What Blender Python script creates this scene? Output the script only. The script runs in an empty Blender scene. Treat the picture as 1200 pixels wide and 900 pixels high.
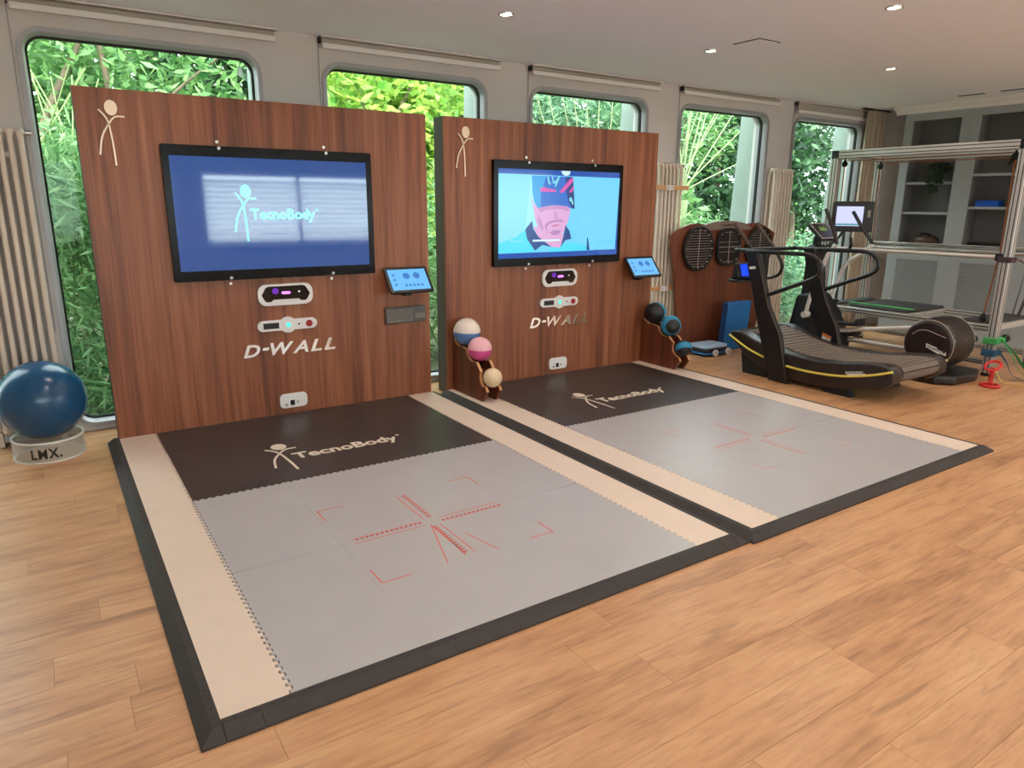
import bpy, math, random
import numpy as np
from mathutils import Vector, Matrix
random.seed(7)
rng = np.random.default_rng(11)
SC = bpy.context.scene
COL = SC.collection
PI = math.pi

# ------------------------------------------------------------------ camera
cam_d = bpy.data.cameras.new('camera')
cam = bpy.data.objects.new('camera', cam_d)
COL.objects.link(cam)
cam_d.sensor_fit = 'HORIZONTAL'
cam_d.sensor_width = 36.0
cam_d.lens = 823.8 / 1200 * 36.0
cam_d.clip_start = 0.05
cam_d.clip_end = 200
CP = Vector((-0.2789, -5.3332, 1.6222))
_r = Vector((0.83536343, -0.54965672, 0.00674022))
_u = Vector((0.13017638, 0.20972406, 0.9690562))
_f = Vector((0.53406184, 0.8086367, -0.24674814))
cam.matrix_world = Matrix(((_r.x, _u.x, -_f.x, CP.x), (_r.y, _u.y, -_f.y, CP.y), (_r.z, _u.z, -_f.z, CP.z), (0, 0, 0, 1)))
SC.camera = cam

def px(p):
    d = Vector(p) - CP
    z = d.dot(_f)
    if z <= 0.01:
        return None
    return 600 + 823.8 * d.dot(_r) / z, 450 - 823.8 * d.dot(_u) / z

# ------------------------------------------------------------------ world, sun, exposure
SKY = 3.6
SUN = 4.8
LAMP = 19.0
w = bpy.data.worlds.new('overcast_sky')
SC.world = w
w.use_nodes = True
bg = w.node_tree.nodes['Background']
bg.inputs[0].default_value = (0.90, 0.96, 1.0, 1)
bg.inputs[1].default_value = SKY
sun_d = bpy.data.lights.new('sun', 'SUN')
sun_d.energy = SUN
sun_d.angle = math.radians(12)
sun_d.color = (1.0, 0.95, 0.85)
sun = bpy.data.objects.new('sun', sun_d)
COL.objects.link(sun)
sun.rotation_euler = (math.radians(38), 0, math.radians(-18))      # high, from behind the building
sun.location = (0, -10, 12)
SC.view_settings.view_transform = 'Standard'
SC.view_settings.look = 'None'
SC.view_settings.exposure = 1.14
SC.view_settings.gamma = 1.0
SC.view_settings.use_curve_mapping = False

# ------------------------------------------------------------------ helpers
def lin(c):
    c = c / 255.0
    return c / 12.92 if c <= 0.04045 else ((c + 0.055) / 1.055) ** 2.4

def rgb(r, g, b):
    return (lin(r), lin(g), lin(b), 1.0)

MATS = {}
def new_mat(name):
    m = bpy.data.materials.new(name)
    m.use_nodes = True
    MATS[name] = m
    return m, m.node_tree, m.node_tree.nodes, m.node_tree.links, m.node_tree.nodes['Principled BSDF']

def mat(name, col, rough=0.5, metal=0.0, ior=None, emit=None, es=0.0, var=0.0, vscale=8.0, bump=0.0, bscale=200.0, coat=0.0, trans=0.0):
    m, nt, N, L, b = new_mat(name)
    b.inputs['Base Color'].default_value = col
    b.inputs['Roughness'].default_value = rough
    b.inputs['Metallic'].default_value = metal
    if ior: b.inputs['IOR'].default_value = ior
    if coat: b.inputs['Coat Weight'].default_value = coat
    if trans: b.inputs['Transmission Weight'].default_value = trans
    if emit:
        b.inputs['Emission Color'].default_value = emit
        b.inputs['Emission Strength'].default_value = es
    if var > 0 or bump > 0:
        tc = N.new('ShaderNodeTexCoord')
        if var > 0:
            n = N.new('ShaderNodeTexNoise'); n.inputs['Scale'].default_value = vscale; n.inputs['Detail'].default_value = 5
            L.new(tc.outputs['Object'], n.inputs['Vector'])
            hs = N.new('ShaderNodeMapRange')
            hs.inputs['From Min'].default_value = 0.3; hs.inputs['From Max'].default_value = 0.7
            hs.inputs['To Min'].default_value = 1 - var; hs.inputs['To Max'].default_value = 1 + var
            L.new(n.outputs['Fac'], hs.inputs['Value'])
            mx = N.new('ShaderNodeVectorMath'); mx.operation = 'SCALE'
            mx.inputs[0].default_value = col[:3]
            L.new(hs.outputs[0], mx.inputs['Scale'])
            L.new(mx.outputs[0], b.inputs['Base Color'])
        if bump > 0:
            n2 = N.new('ShaderNodeTexNoise'); n2.inputs['Scale'].default_value = bscale; n2.inputs['Detail'].default_value = 3
            L.new(tc.outputs['Object'], n2.inputs['Vector'])
            bp = N.new('ShaderNodeBump'); bp.inputs['Strength'].default_value = bump; bp.inputs['Distance'].default_value = 0.002
            L.new(n2.outputs['Fac'], bp.inputs['Height'])
            L.new(bp.outputs[0], b.inputs['Normal'])
    return m

def ramp(N, stops):
    r = N.new('ShaderNodeValToRGB')
    while len(r.color_ramp.elements) < len(stops):
        r.color_ramp.elements.new(0.5)
    for e, (p, c) in zip(r.color_ramp.elements, stops):
        e.position = p
        e.color = c
    return r

def wood(name, stops, axis='z', stretch=(14, 14, 0.55), fine=(90, 90, 2.2), rough=0.45, objrand=False, strip=0.0, bump=0.12, streak=None):
    m, nt, N, L, b = new_mat(name)
    tc = N.new('ShaderNodeTexCoord')
    src = tc.outputs['Object']
    if objrand:
        oi = N.new('ShaderNodeObjectInfo')
        ml = N.new('ShaderNodeMath'); ml.operation = 'MULTIPLY'; ml.inputs[1].default_value = 57.3
        L.new(oi.outputs['Random'], ml.inputs[0])
        cb = N.new('ShaderNodeCombineXYZ')
        for k in range(3):
            L.new(ml.outputs[0], cb.inputs[k])
        ad = N.new('ShaderNodeVectorMath'); ad.operation = 'ADD'
        L.new(src, ad.inputs[0]); L.new(cb.outputs[0], ad.inputs[1])
        src = ad.outputs[0]
    def noise(scale, detail, dist=0.0):
        mp = N.new('ShaderNodeMapping'); mp.inputs['Scale'].default_value = scale
        L.new(src, mp.inputs['Vector'])
        n = N.new('ShaderNodeTexNoise'); n.inputs['Scale'].default_value = 1.0
        n.inputs['Detail'].default_value = detail; n.inputs['Distortion'].default_value = dist
        L.new(mp.outputs[0], n.inputs['Vector'])
        return n.outputs['Fac']
    a = noise(stretch, 4, 0.6)
    f = noise(fine, 3, 0.2)
    mixv = N.new('ShaderNodeMath'); mixv.operation = 'MULTIPLY_ADD'
    mixv.inputs[1].default_value = 0.35
    L.new(f, mixv.inputs[0])
    sc = N.new('ShaderNodeMath'); sc.operation = 'MULTIPLY'; sc.inputs[1].default_value = 0.65
    L.new(a, sc.inputs[0]); L.new(sc.outputs[0], mixv.inputs[2])
    val = mixv.outputs[0]
    if objrand:
        o2 = N.new('ShaderNodeMath'); o2.operation = 'MULTIPLY_ADD'
        o2.inputs[1].default_value = 0.07; o2.inputs[2].default_value = -0.035
        L.new(oi.outputs['Random'], o2.inputs[0])
        s2 = N.new('ShaderNodeMath'); s2.operation = 'ADD'
        L.new(val, s2.inputs[0]); L.new(o2.outputs[0], s2.inputs[1]); val = s2.outputs[0]
    if strip > 0:
        sx = N.new('ShaderNodeSeparateXYZ'); L.new(tc.outputs['Object'], sx.inputs[0])
        q = N.new('ShaderNodeMath'); q.operation = 'MULTIPLY'; q.inputs[1].default_value = 8.7
        L.new(sx.outputs[0], q.inputs[0])
        fl = N.new('ShaderNodeMath'); fl.operation = 'FLOOR'; L.new(q.outputs[0], fl.inputs[0])
        wn = N.new('ShaderNodeTexWhiteNoise'); wn.noise_dimensions = '1D'; L.new(fl.outputs[0], wn.inputs['W'])
        q2 = N.new('ShaderNodeMath'); q2.operation = 'MULTIPLY_ADD'; q2.inputs[1].default_value = strip; q2.inputs[2].default_value = -strip / 2
        L.new(wn.outputs['Value'], q2.inputs[0])
        s3 = N.new('ShaderNodeMath'); s3.operation = 'ADD'
        L.new(val, s3.inputs[0]); L.new(q2.outputs[0], s3.inputs[1]); val = s3.outputs[0]
    rp = ramp(N, stops)
    L.new(val, rp.inputs['Fac'])
    cout = rp.outputs['Color']
    if streak:
        # short dark pores and worn streaks along the grain
        for (scl, lo, hi, amt) in streak:
            n3 = noise(scl, 7, 1.2)
            mr = N.new('ShaderNodeMapRange'); mr.inputs['From Min'].default_value = lo; mr.inputs['From Max'].default_value = hi
            mr.inputs['To Min'].default_value = 1.0; mr.inputs['To Max'].default_value = 1.0 - amt
            L.new(n3, mr.inputs['Value'])
            vm = N.new('ShaderNodeVectorMath'); vm.operation = 'SCALE'
            L.new(cout, vm.inputs[0]); L.new(mr.outputs[0], vm.inputs['Scale']); cout = vm.outputs[0]
    L.new(cout, b.inputs['Base Color'])
    b.inputs['Roughness'].default_value = rough
    bp = N.new('ShaderNodeBump'); bp.inputs['Strength'].default_value = bump; bp.inputs['Distance'].default_value = 0.002
    L.new(f, bp.inputs['Height']); L.new(bp.outputs[0], b.inputs['Normal'])
    return m

def glass_mat(name, tint=(1, 1, 1, 1), refl=1.0):
    m = bpy.data.materials.new(name); m.use_nodes = True
    nt = m.node_tree; N = nt.nodes; L = nt.links
    N.remove(N['Principled BSDF'])
    t = N.new('ShaderNodeBsdfTransparent'); t.inputs[0].default_value = tint
    g = N.new('ShaderNodeBsdfGlossy'); g.inputs['Roughness'].default_value = 0.02
    lw = N.new('ShaderNodeLayerWeight')
    pw = N.new('ShaderNodeMath'); pw.operation = 'POWER'; pw.inputs[1].default_value = 5.0
    L.new(lw.outputs['Facing'], pw.inputs[0])
    fr = N.new('ShaderNodeMath'); fr.operation = 'MULTIPLY_ADD'; fr.inputs[1].default_value = 0.9 * refl; fr.inputs[2].default_value = 0.035 * refl
    L.new(pw.outputs[0], fr.inputs[0])
    mx = N.new('ShaderNodeMixShader')
    L.new(fr.outputs[0], mx.inputs[0]); L.new(t.outputs[0], mx.inputs[1]); L.new(g.outputs[0], mx.inputs[2])
    L.new(mx.outputs[0], N['Material Output'].inputs['Surface'])
    MATS[name] = m
    return m

def leaf_mat(name, c1, c2, transl=0.45, rough=0.5):
    m = bpy.data.materials.new(name); m.use_nodes = True
    nt = m.node_tree; N = nt.nodes; L = nt.links
    b = N['Principled BSDF']; b.inputs['Roughness'].default_value = rough
    g = N.new('ShaderNodeNewGeometry')
    rp = ramp(N, [(0.0, c1), (1.0, c2)])
    L.new(g.outputs['Random Per Island'], rp.inputs['Fac'])
    L.new(rp.outputs[0], b.inputs['Base Color'])
    t = N.new('ShaderNodeBsdfTranslucent'); L.new(rp.outputs[0], t.inputs[0])
    mx = N.new('ShaderNodeMixShader'); mx.inputs[0].default_value = transl
    L.new(b.outputs[0], mx.inputs[1]); L.new(t.outputs[0], mx.inputs[2])
    L.new(mx.outputs[0], N['Material Output'].inputs['Surface'])
    MATS[name] = m
    return m

class MB:
    def __init__(s):
        s.v = []; s.f = []
    def add(s, vs, fs):
        o = len(s.v)
        s.v += [tuple(q) for q in vs]
        s.f += [tuple(i + o for i in f) for f in fs]
        return s
    def box(s, a, b):
        x0, y0, z0 = a; x1, y1, z1 = b
        x0, x1 = min(x0, x1), max(x0, x1); y0, y1 = min(y0, y1), max(y0, y1); z0, z1 = min(z0, z1), max(z0, z1)
        return s.add([(x0, y0, z0), (x1, y0, z0), (x1, y1, z0), (x0, y1, z0), (x0, y0, z1), (x1, y0, z1), (x1, y1, z1), (x0, y1, z1)],
                     [(0, 3, 2, 1), (4, 5, 6, 7), (0, 1, 5, 4), (1, 2, 6, 5), (2, 3, 7, 6), (3, 0, 4, 7)])
    def obox(s, c, size, M):
        hx, hy, hz = size[0] / 2, size[1] / 2, size[2] / 2
        vs = [(-hx, -hy, -hz), (hx, -hy, -hz), (hx, hy, -hz), (-hx, hy, -hz), (-hx, -hy, hz), (hx, -hy, hz), (hx, hy, hz), (-hx, hy, hz)]
        c = Vector(c)
        return s.add([M @ Vector(q) + c for q in vs], [(0, 3, 2, 1), (4, 5, 6, 7), (0, 1, 5, 4), (1, 2, 6, 5), (2, 3, 7, 6), (3, 0, 4, 7)])
    def prism(s, poly, d0, d1, axis='y'):
        """poly: 2D points; axis 'y' -> (x,z), 'x' -> (y,z), 'z' -> (x,y); extruded from d0 to d1"""
        def P(p, d):
            return (p[0], d, p[1]) if axis == 'y' else ((d, p[0], p[1]) if axis == 'x' else (p[0], p[1], d))
        n = len(poly)
        vs = [P(p, d0) for p in poly] + [P(p, d1) for p in poly]
        fs = [tuple(range(n)), tuple(range(2 * n - 1, n - 1, -1))]
        fs += [(i, i + n, (i + 1) % n + n, (i + 1) % n) for i in range(n)]
        return s.add(vs, fs)
    def tube(s, path, r, n=10, closed=False, cap=True):
        P = [Vector(p) for p in path]; m = len(P)
        rr = r if isinstance(r, (list, tuple)) else [r] * m
        T = []
        for i in range(m):
            a = P[(i - 1) % m] if (closed or i > 0) else P[i]
            b = P[(i + 1) % m] if (closed or i < m - 1) else P[i]
            T.append((b - a).normalized())
        up = Vector((0, 0, 1)) if abs(T[0].z) < 0.9 else Vector((1, 0, 0))
        nrm = (up - T[0] * up.dot(T[0])).normalized()
        vs = []
        for i in range(m):
            nrm = nrm - T[i] * nrm.dot(T[i])
            nrm.normalize()
            bi = T[i].cross(nrm)
            for k in range(n):
                a = 2 * PI * k / n
                vs.append(P[i] + (nrm * math.cos(a) + bi * math.sin(a)) * rr[i])
        fs = []
        for i in range(m if closed else m - 1):
            j = (i + 1) % m
            for k in range(n):
                fs.append((i * n + k, i * n + (k + 1) % n, j * n + (k + 1) % n, j * n + k))
        if cap and not closed:
            fs.append(tuple(range(n - 1, -1, -1))); fs.append(tuple((m - 1) * n + k for k in range(n)))
        return s.add(vs, fs)
    def cyl(s, a, b, r, n=20, r2=None):
        return s.tube([a, b], [r, r if r2 is None else r2], n)
    def lathe(s, prof, c, n=28, axis='z'):
        """prof: (r, h) pairs along the axis"""
        vs = []
        m = len(prof)
        for (r, h) in prof:
            for k in range(n):
                a = 2 * PI * k / n
                p = (r * math.cos(a), r * math.sin(a), h)
                if axis == 'x': p = (p[2], p[0], p[1])
                elif axis == 'y': p = (p[0], p[2], p[1])
                vs.append((p[0] + c[0], p[1] + c[1], p[2] + c[2]))
        fs = []
        for i in range(m - 1):
            for k in range(n):
                fs.append((i * n + k, i * n + (k + 1) % n, (i + 1) * n + (k + 1) % n, (i + 1) * n + k))
        fs.append(tuple(range(n - 1, -1, -1))); fs.append(tuple((m - 1) * n + k for k in range(n)))
        return s.add(vs, fs)
    def sphere(s, c, r, n=28, m=16, t0=0.0, t1=PI, rot=None):
        rx = r if isinstance(r, (tuple, list)) else (r, r, r)
        vs = []; 
        for i in range(m + 1):
            t = t0 + (t1 - t0) * i / m
            for k in range(n):
                a = 2 * PI * k / n
                v = Vector((rx[0] * math.sin(t) * math.cos(a), rx[1] * math.sin(t) * math.sin(a), rx[2] * math.cos(t)))
                if rot: v = rot @ v
                vs.append(v + Vector(c))
        fs = []
        for i in range(m):
            for k in range(n):
                fs.append((i * n + k, (i + 1) * n + k, (i + 1) * n + (k + 1) % n, i * n + (k + 1) % n))
        return s.add(vs, fs)
    def ribbon(s, pts, wd, fn, h0, h1):
        """flat stroke of width wd along 2D pts; fn(a,b,h) -> 3D"""
        P = [Vector(p) for p in pts]; m = len(P); lf = []; rt = []
        for i in range(m):
            d = (P[min(i + 1, m - 1)] - P[max(i - 1, 0)]).normalized()
            nn = Vector((-d.y, d.x)) * wd / 2
            lf.append(P[i] + nn); rt.append(P[i] - nn)
        vs = []
        for i in range(m):
            vs += [fn(lf[i].x, lf[i].y, h1), fn(rt[i].x, rt[i].y, h1), fn(rt[i].x, rt[i].y, h0), fn(lf[i].x, lf[i].y, h0)]
        fs = []
        for i in range(m - 1):
            for k in range(4):
                fs.append((i * 4 + k, i * 4 + (k + 1) % 4, (i + 1) * 4 + (k + 1) % 4, (i + 1) * 4 + k))
        fs.append((3, 2, 1, 0)); e = (m - 1) * 4; fs.append((e, e + 1, e + 2, e + 3))
        return s.add(vs, fs)
    def xf(s, M):
        s.v = [tuple(M @ Vector(q)) for q in s.v]
        return s
    def mesh(s, name, off=(0, 0, 0), m=None, smooth=35):
        me = bpy.data.meshes.new(name)
        me.from_pydata([(q[0] - off[0], q[1] - off[1], q[2] - off[2]) for q in s.v], [], s.f)
        me.validate(verbose=False)
        import bmesh
        bm = bmesh.new(); bm.from_mesh(me)
        bmesh.ops.recalc_face_normals(bm, faces=bm.faces)
        bm.to_mesh(me); bm.free()
        if m: me.materials.append(MATS[m])
        if smooth:
            me.polygons.foreach_set('use_smooth', [True] * len(me.polygons))
            me.set_sharp_from_angle(angle=math.radians(smooth))
        return me

WL = {}
def link(o, parent=None, wl=(0, 0, 0)):
    COL.objects.link(o)
    if parent is not None:
        o.parent = parent
    WL[o.name] = wl
    return o

def thing(name, label, cat, loc, group=None):
    o = bpy.data.objects.new(name, None)
    o.empty_display_size = 0.1
    o.location = loc
    link(o, None, tuple(loc))
    tag(o, label, cat, group)
    return o

def tag(o, label=None, cat=None, group=None, kind=None):
    if label: o['label'] = label
    if cat: o['category'] = cat
    if group: o['group'] = group
    if kind: o['kind'] = kind
    return o

def part(name, mb, m, parent, bevel=0.0, smooth=35, label=None, seg=2):
    wl = WL[parent.name]
    o = bpy.data.objects.new(name, mb.mesh(name, wl, m, smooth))
    link(o, parent, wl)
    if bevel: add_bevel(o, bevel, seg)
    if label: o['label'] = label
    return o

def single(name, mb, m, loc, label, cat, group=None, bevel=0.0, smooth=35, kind=None):
    o = bpy.data.objects.new(name, mb.mesh(name, loc, m, smooth))
    o.location = loc
    link(o, None, tuple(loc))
    if bevel: add_bevel(o, bevel)
    tag(o, label, cat, group, kind)
    return o

def struct(name, mb, m, parent=None, bevel=0.0, smooth=35):
    if parent is not None:
        return part(name, mb, m, parent, bevel, smooth)
    o = bpy.data.objects.new(name, mb.mesh(name, (0, 0, 0), m, smooth))
    link(o); o['kind'] = 'structure'
    if bevel: add_bevel(o, bevel)
    return o

def add_bevel(o, wdt, seg=2):
    b = o.modifiers.new('bevel', 'BEVEL'); b.width = wdt; b.segments = seg; b.limit_method = 'ANGLE'; b.angle_limit = math.radians(35)
    b.harden_normals = False

def dup(root, delta, label=None):
    """copy a thing with its parts and their sub-parts, moved by delta"""
    r = root.copy(); COL.objects.link(r)
    r.location = Vector(root.location) + Vector(delta)
    WL[r.name] = tuple(r.location)
    if label: r['label'] = label
    def kids(a, b):
        for ch in [o for o in COL.objects if o.parent == a]:
            c = ch.copy(); COL.objects.link(c); c.parent = b
            WL[c.name] = WL[r.name]
            kids(ch, c)
    kids(root, r)
    return r

def smooth_path(pts, sub=6, closed=False):
    P = [Vector(p) for p in pts]; n = len(P); out = []
    for i in range(n if closed else n - 1):
        p0 = P[(i - 1) % n] if (closed or i > 0) else P[0] * 2 - P[1]
        p1 = P[i]; p2 = P[(i + 1) % n]
        p3 = P[(i + 2) % n] if (closed or i < n - 2) else P[-1] * 2 - P[-2]
        for k in range(sub):
            t = k / sub
            out.append(0.5 * ((2 * p1) + (p2 - p0) * t + (2 * p0 - 5 * p1 + 4 * p2 - p3) * t * t + (3 * p1 - p0 - 3 * p2 + p3) * t ** 3))
    if not closed:
        out.append(P[-1])
    return out

def rrect(x0, x1, z0, z1, r, n=6):
    pts = []
    for (cx, cz, a0) in ((x1 - r, z1 - r, 0), (x0 + r, z1 - r, PI / 2), (x0 + r, z0 + r, PI), (x1 - r, z0 + r, 1.5 * PI)):
        for k in range(n + 1):
            a = a0 + PI / 2 * k / n
            pts.append((cx + r * math.cos(a), cz + r * math.sin(a)))
    return pts

_txt = {}
def text_geo(s, offset=0.0, shear=0.0, space=1.0):
    key = (s, offset, shear, space)
    if key not in _txt:
        cu = bpy.data.curves.new('t', 'FONT'); cu.body = s; cu.offset = offset; cu.shear = shear
        cu.space_character = space; cu.resolution_u = 3; cu.fill_mode = 'FRONT'
        ob = bpy.data.objects.new('t', cu)
        me = bpy.data.meshes.new_from_object(ob)
        vs = [(q.co.x, q.co.y) for q in me.vertices]; fs = [tuple(p.vertices) for p in me.polygons]
        bpy.data.objects.remove(ob); bpy.data.curves.remove(cu); bpy.data.meshes.remove(me)
        _txt[key] = (vs, fs)
    return _txt[key]

def put_text(mb, s, fn, a0, a1, b0, b1, h0, h1, **kw):
    """fits the word to the box a0..a1, b0..b1 in the plane of fn(a, b, h); front at h1, sides back to h0"""
    vs, fs = text_geo(s, **kw)
    xs = [q[0] for q in vs]; ys = [q[1] for q in vs]
    X0, X1, Y0, Y1 = min(xs), max(xs), min(ys), max(ys)
    mp = [(a0 + (x - X0) / (X1 - X0) * (a1 - a0), b0 + (y - Y0) / (Y1 - Y0) * (b1 - b0)) for x, y in vs]
    mb.add([fn(a, b, h1) for a, b in mp], fs)
    if abs(h1 - h0) > 1e-6:
        cnt = {}
        for f in fs:
            for i in range(len(f)):
                e = (f[i], f[(i + 1) % len(f)])
                cnt[e] = 1
        ed = [e for e in cnt if (e[1], e[0]) not in cnt]
        for a, b in ed:
            mb.add([fn(*mp[a], h1), fn(*mp[b], h1), fn(*mp[b], h0), fn(*mp[a], h0)], [(0, 1, 2, 3)])

def figure(mb, fn, cx, cz, s, h0, h1, wd=0.011):
    """the leaping stick figure mark: head and two crossing strokes"""
    A = [(-.049, .084), (-.02, .05), (0, 0), (.011, -.12), (.015, -.25)]
    B = [(.093, .049), (.04, .045), (0, 0), (-.045, -.08), (-.068, -.186)]
    for st in (A, B):
        p = [(cx + q[0] * s, cz + q[1] * s) for q in [(v.x, v.y) for v in smooth_path([(a, b, 0) for a, b in st], 5)]]
        mb.ribbon(p, wd * s, fn, h0, h1)
    n = 20
    hp = [(cx + (.022 + .036 * math.cos(2 * PI * k / n)) * s, cz + (.098 + .046 * math.sin(2 * PI * k / n)) * s) for k in range(n)]
    vs = [fn(a, b, h0) for a, b in hp] + [fn(a, b, h1) for a, b in hp]
    mb.add(vs, [tuple(range(n)), tuple(range(2 * n - 1, n - 1, -1))] + [(i, (i + 1) % n, (i + 1) % n + n, i + n) for i in range(n)])

# ------------------------------------------------------------------ materials
mat('wall_paint', rgb(212, 205, 202), 0.85, var=0.03, vscale=3)
mat('ceiling_paint', rgb(240, 239, 247), 0.9)
mat('trim_paint', rgb(230, 224, 222), 0.6)
mat('alu', rgb(190, 190, 195), 0.42, 0.6)
mat('frame_alu', rgb(168, 166, 170), 0.45, 0.35)
mat('gasket', rgb(22, 24, 22), 0.6)
mat('white_plastic', rgb(226, 222, 222), 0.4)
mat('blind_fabric', rgb(228, 222, 214), 0.8)
mat('black_plastic', rgb(15, 14, 15), 0.38)
mat('black_gloss', rgb(8, 8, 10), 0.08, ior=1.6)
mat('black_matte', rgb(15, 14, 14), 0.7)
mat('radiator_enamel', rgb(222, 206, 190), 0.4)
mat('cream_mat', rgb(218, 198, 182), 0.5, var=0.02, bump=0.1, bscale=300)
mat('grey_mat', rgb(174, 170, 172), 0.34, var=0.03, vscale=5, bump=0.25, bscale=260)
mat('black_mat', rgb(60, 54, 53), 0.36, var=0.10, vscale=6, bump=0.25, bscale=260)
mat('ramp_rubber', rgb(62, 57, 56), 0.6, ior=1.3, var=0.08, vscale=20, bump=0.15)
mat('joint_dark', rgb(30, 27, 26), 0.7)
mat('logo_print', rgb(226, 214, 196), 0.5)
mat('red_print', rgb(212, 104, 92), 0.5)
mat('red_print_worn', rgb(206, 140, 130), 0.5)
mat('red_dot_print', rgb(188, 72, 64), 0.5)
mat('red_dot_worn', rgb(204, 122, 112), 0.5)
mat('letter_metal', rgb(244, 242, 242), 0.14, 1.0)
mat('emblem_metal', rgb(216, 190, 165), 0.32, 0.85)
mat('steel', rgb(205, 203, 200), 0.25, 0.9)
glass_mat('pane_glass', (0.90, 0.96, 0.94, 1), 0.3)
am_ = glass_mat('acrylic', (0.93, 0.94, 0.93, 1))
_n = am_.node_tree; _d = _n.nodes.new('ShaderNodeBsdfDiffuse'); _d.inputs[0].default_value = rgb(214, 210, 204)
_m = _n.nodes.new('ShaderNodeMixShader'); _m.inputs[0].default_value = 0.28
_o = _n.nodes['Material Output'].inputs['Surface']; _s = _o.links[0].from_socket
_n.links.new(_s, _m.inputs[1]); _n.links.new(_d.outputs[0], _m.inputs[2]); _n.links.new(_m.outputs[0], _o)
wood('walnut', [(0.30, rgb(88, 44, 26)), (0.45, rgb(126, 70, 43)), (0.58, rgb(148, 88, 57)), (0.75, rgb(168, 110, 78))], strip=0.10, rough=0.42)
wood('walnut_dark', [(0.30, rgb(70, 32, 18)), (0.5, rgb(108, 54, 32)), (0.75, rgb(132, 72, 45))], strip=0.05, rough=0.45)
wood('ply_edge', [(0.3, rgb(190, 130, 84)), (0.7, rgb(222, 168, 118))], stretch=(3, 3, 60), fine=(9, 9, 200))
wood('oak_plank', [(0.25, rgb(132, 92, 64)), (0.37, rgb(172, 124, 87)), (0.50, rgb(194, 144, 103)), (0.70, rgb(208, 162, 119))],
     stretch=(1.3, 6.5, 6.5), fine=(6, 48, 48), rough=0.36, objrand=True, bump=0.10, streak=[((2.2, 26, 26), .56, .72, .30), ((9, 120, 120), .55, .75, .22), ((1.6, 5, 5), .64, .78, .25)])
mat('subfloor', rgb(92, 62, 40), 0.6)
mat('panel_edge', rgb(84, 72, 60), 0.6)
mat('fin_paint', rgb(150, 163, 154), 0.8, var=0.06, vscale=6)
mat('soil', rgb(84, 86, 60), 0.95, var=0.3, vscale=3)
mat('pave', rgb(150, 150, 146), 0.9, var=0.1, vscale=4)

# ------------------------------------------------------------------ the room
XL, XR, YB, YF, ZC = -2.62, 9.62, 0.45, -7.6, 2.88
P0, PITCH, WW, WZ0, WZ1, WR = -2.21, 1.98, 1.48, 0.05, 2.69, 0.13

# floor: planks as parts where the photo shows them, the rest joined
fl = MB().box((XL - .2, YF - .2, -0.20), (XR + .2, YB + .2, -0.012))
floor = struct('floor', fl, 'subfloor')
PW, PL = 0.19, 1.29
pm = MB().box((0.0006, 0.0006, -0.014), (PL - .0006, PW - .0006, 0.0)).mesh('plank', (0, 0, 0), 'oak_plank', 0)
rest = MB()
row = 0
y = -4.06 - PW * 19
planks = []
while y < YB:
    xo = XL - random.random() * PL
    if abs(y + 4.06 - PW) < .01: xo = 2.67 - PL * 5
    if abs(y + 4.06 + PW) < .01 or abs(y + 4.06) < 1e-6 - 1: xo = 3.31 - PL * 5
    x = xo
    while x < XR:
        y0, y1 = max(y, YF), min(y + PW, YB)
        x0, x1 = max(x, XL), min(x + PL, XR)
        if y1 - y0 > .01 and x1 - x0 > .01:
            q = [px((a, b, 0)) for a in (x0, (x0 + x1) / 2, x1) for b in (y0, y1)]
            vis = any(p and -15 < p[0] < 1215 and 0 < p[1] < 915 for p in q)
            under = (x0 > -.02 and x1 < 5.0 and y0 > -3.27 and y1 < .02)
            full = (x0 == x and x1 == x + PL and y0 == y and y1 == y + PW)
            if vis and not under:
                planks.append((x, y, x0, x1, y0, y1, full))
            else:
                rest.box((x0 + .0006, y0 + .0006, -.014), (x1 - .0006, y1 - .0006, 0))
        x += PL
    y += PW
    row += 1
for (x, y, x0, x1, y0, y1, full) in planks:
    if full:
        o = bpy.data.objects.new('plank', pm)
    else:
        o = bpy.data.objects.new('plank', MB().box((x0 - x + .0006, y0 - y + .0006, -.014), (x1 - x - .0006, y1 - y - .0006, 0)).mesh('plank', (0, 0, 0), 'oak_plank', 0))
    link(o, floor); o.location = (x, y, 0)
ro = bpy.data.objects.new('plank_field', rest.mesh('plank_field', (0, 0, 0), 'oak_plank', 0))
link(ro, floor); ro['kind'] = 'stuff'

struct('ceiling', MB().box((XL - .2, YF - .2, ZC), (XR + .2, YB + .25, ZC + .25)), 'ceiling_paint')
struct('wall_left', MB().box((XL - .2, YF - .2, 0), (XL, YB + .2, ZC)), 'wall_paint')
struct('wall_right', MB().box((XR, YF - .2, 0), (XR + .2, YB + .2, ZC)), 'wall_paint')

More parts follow.
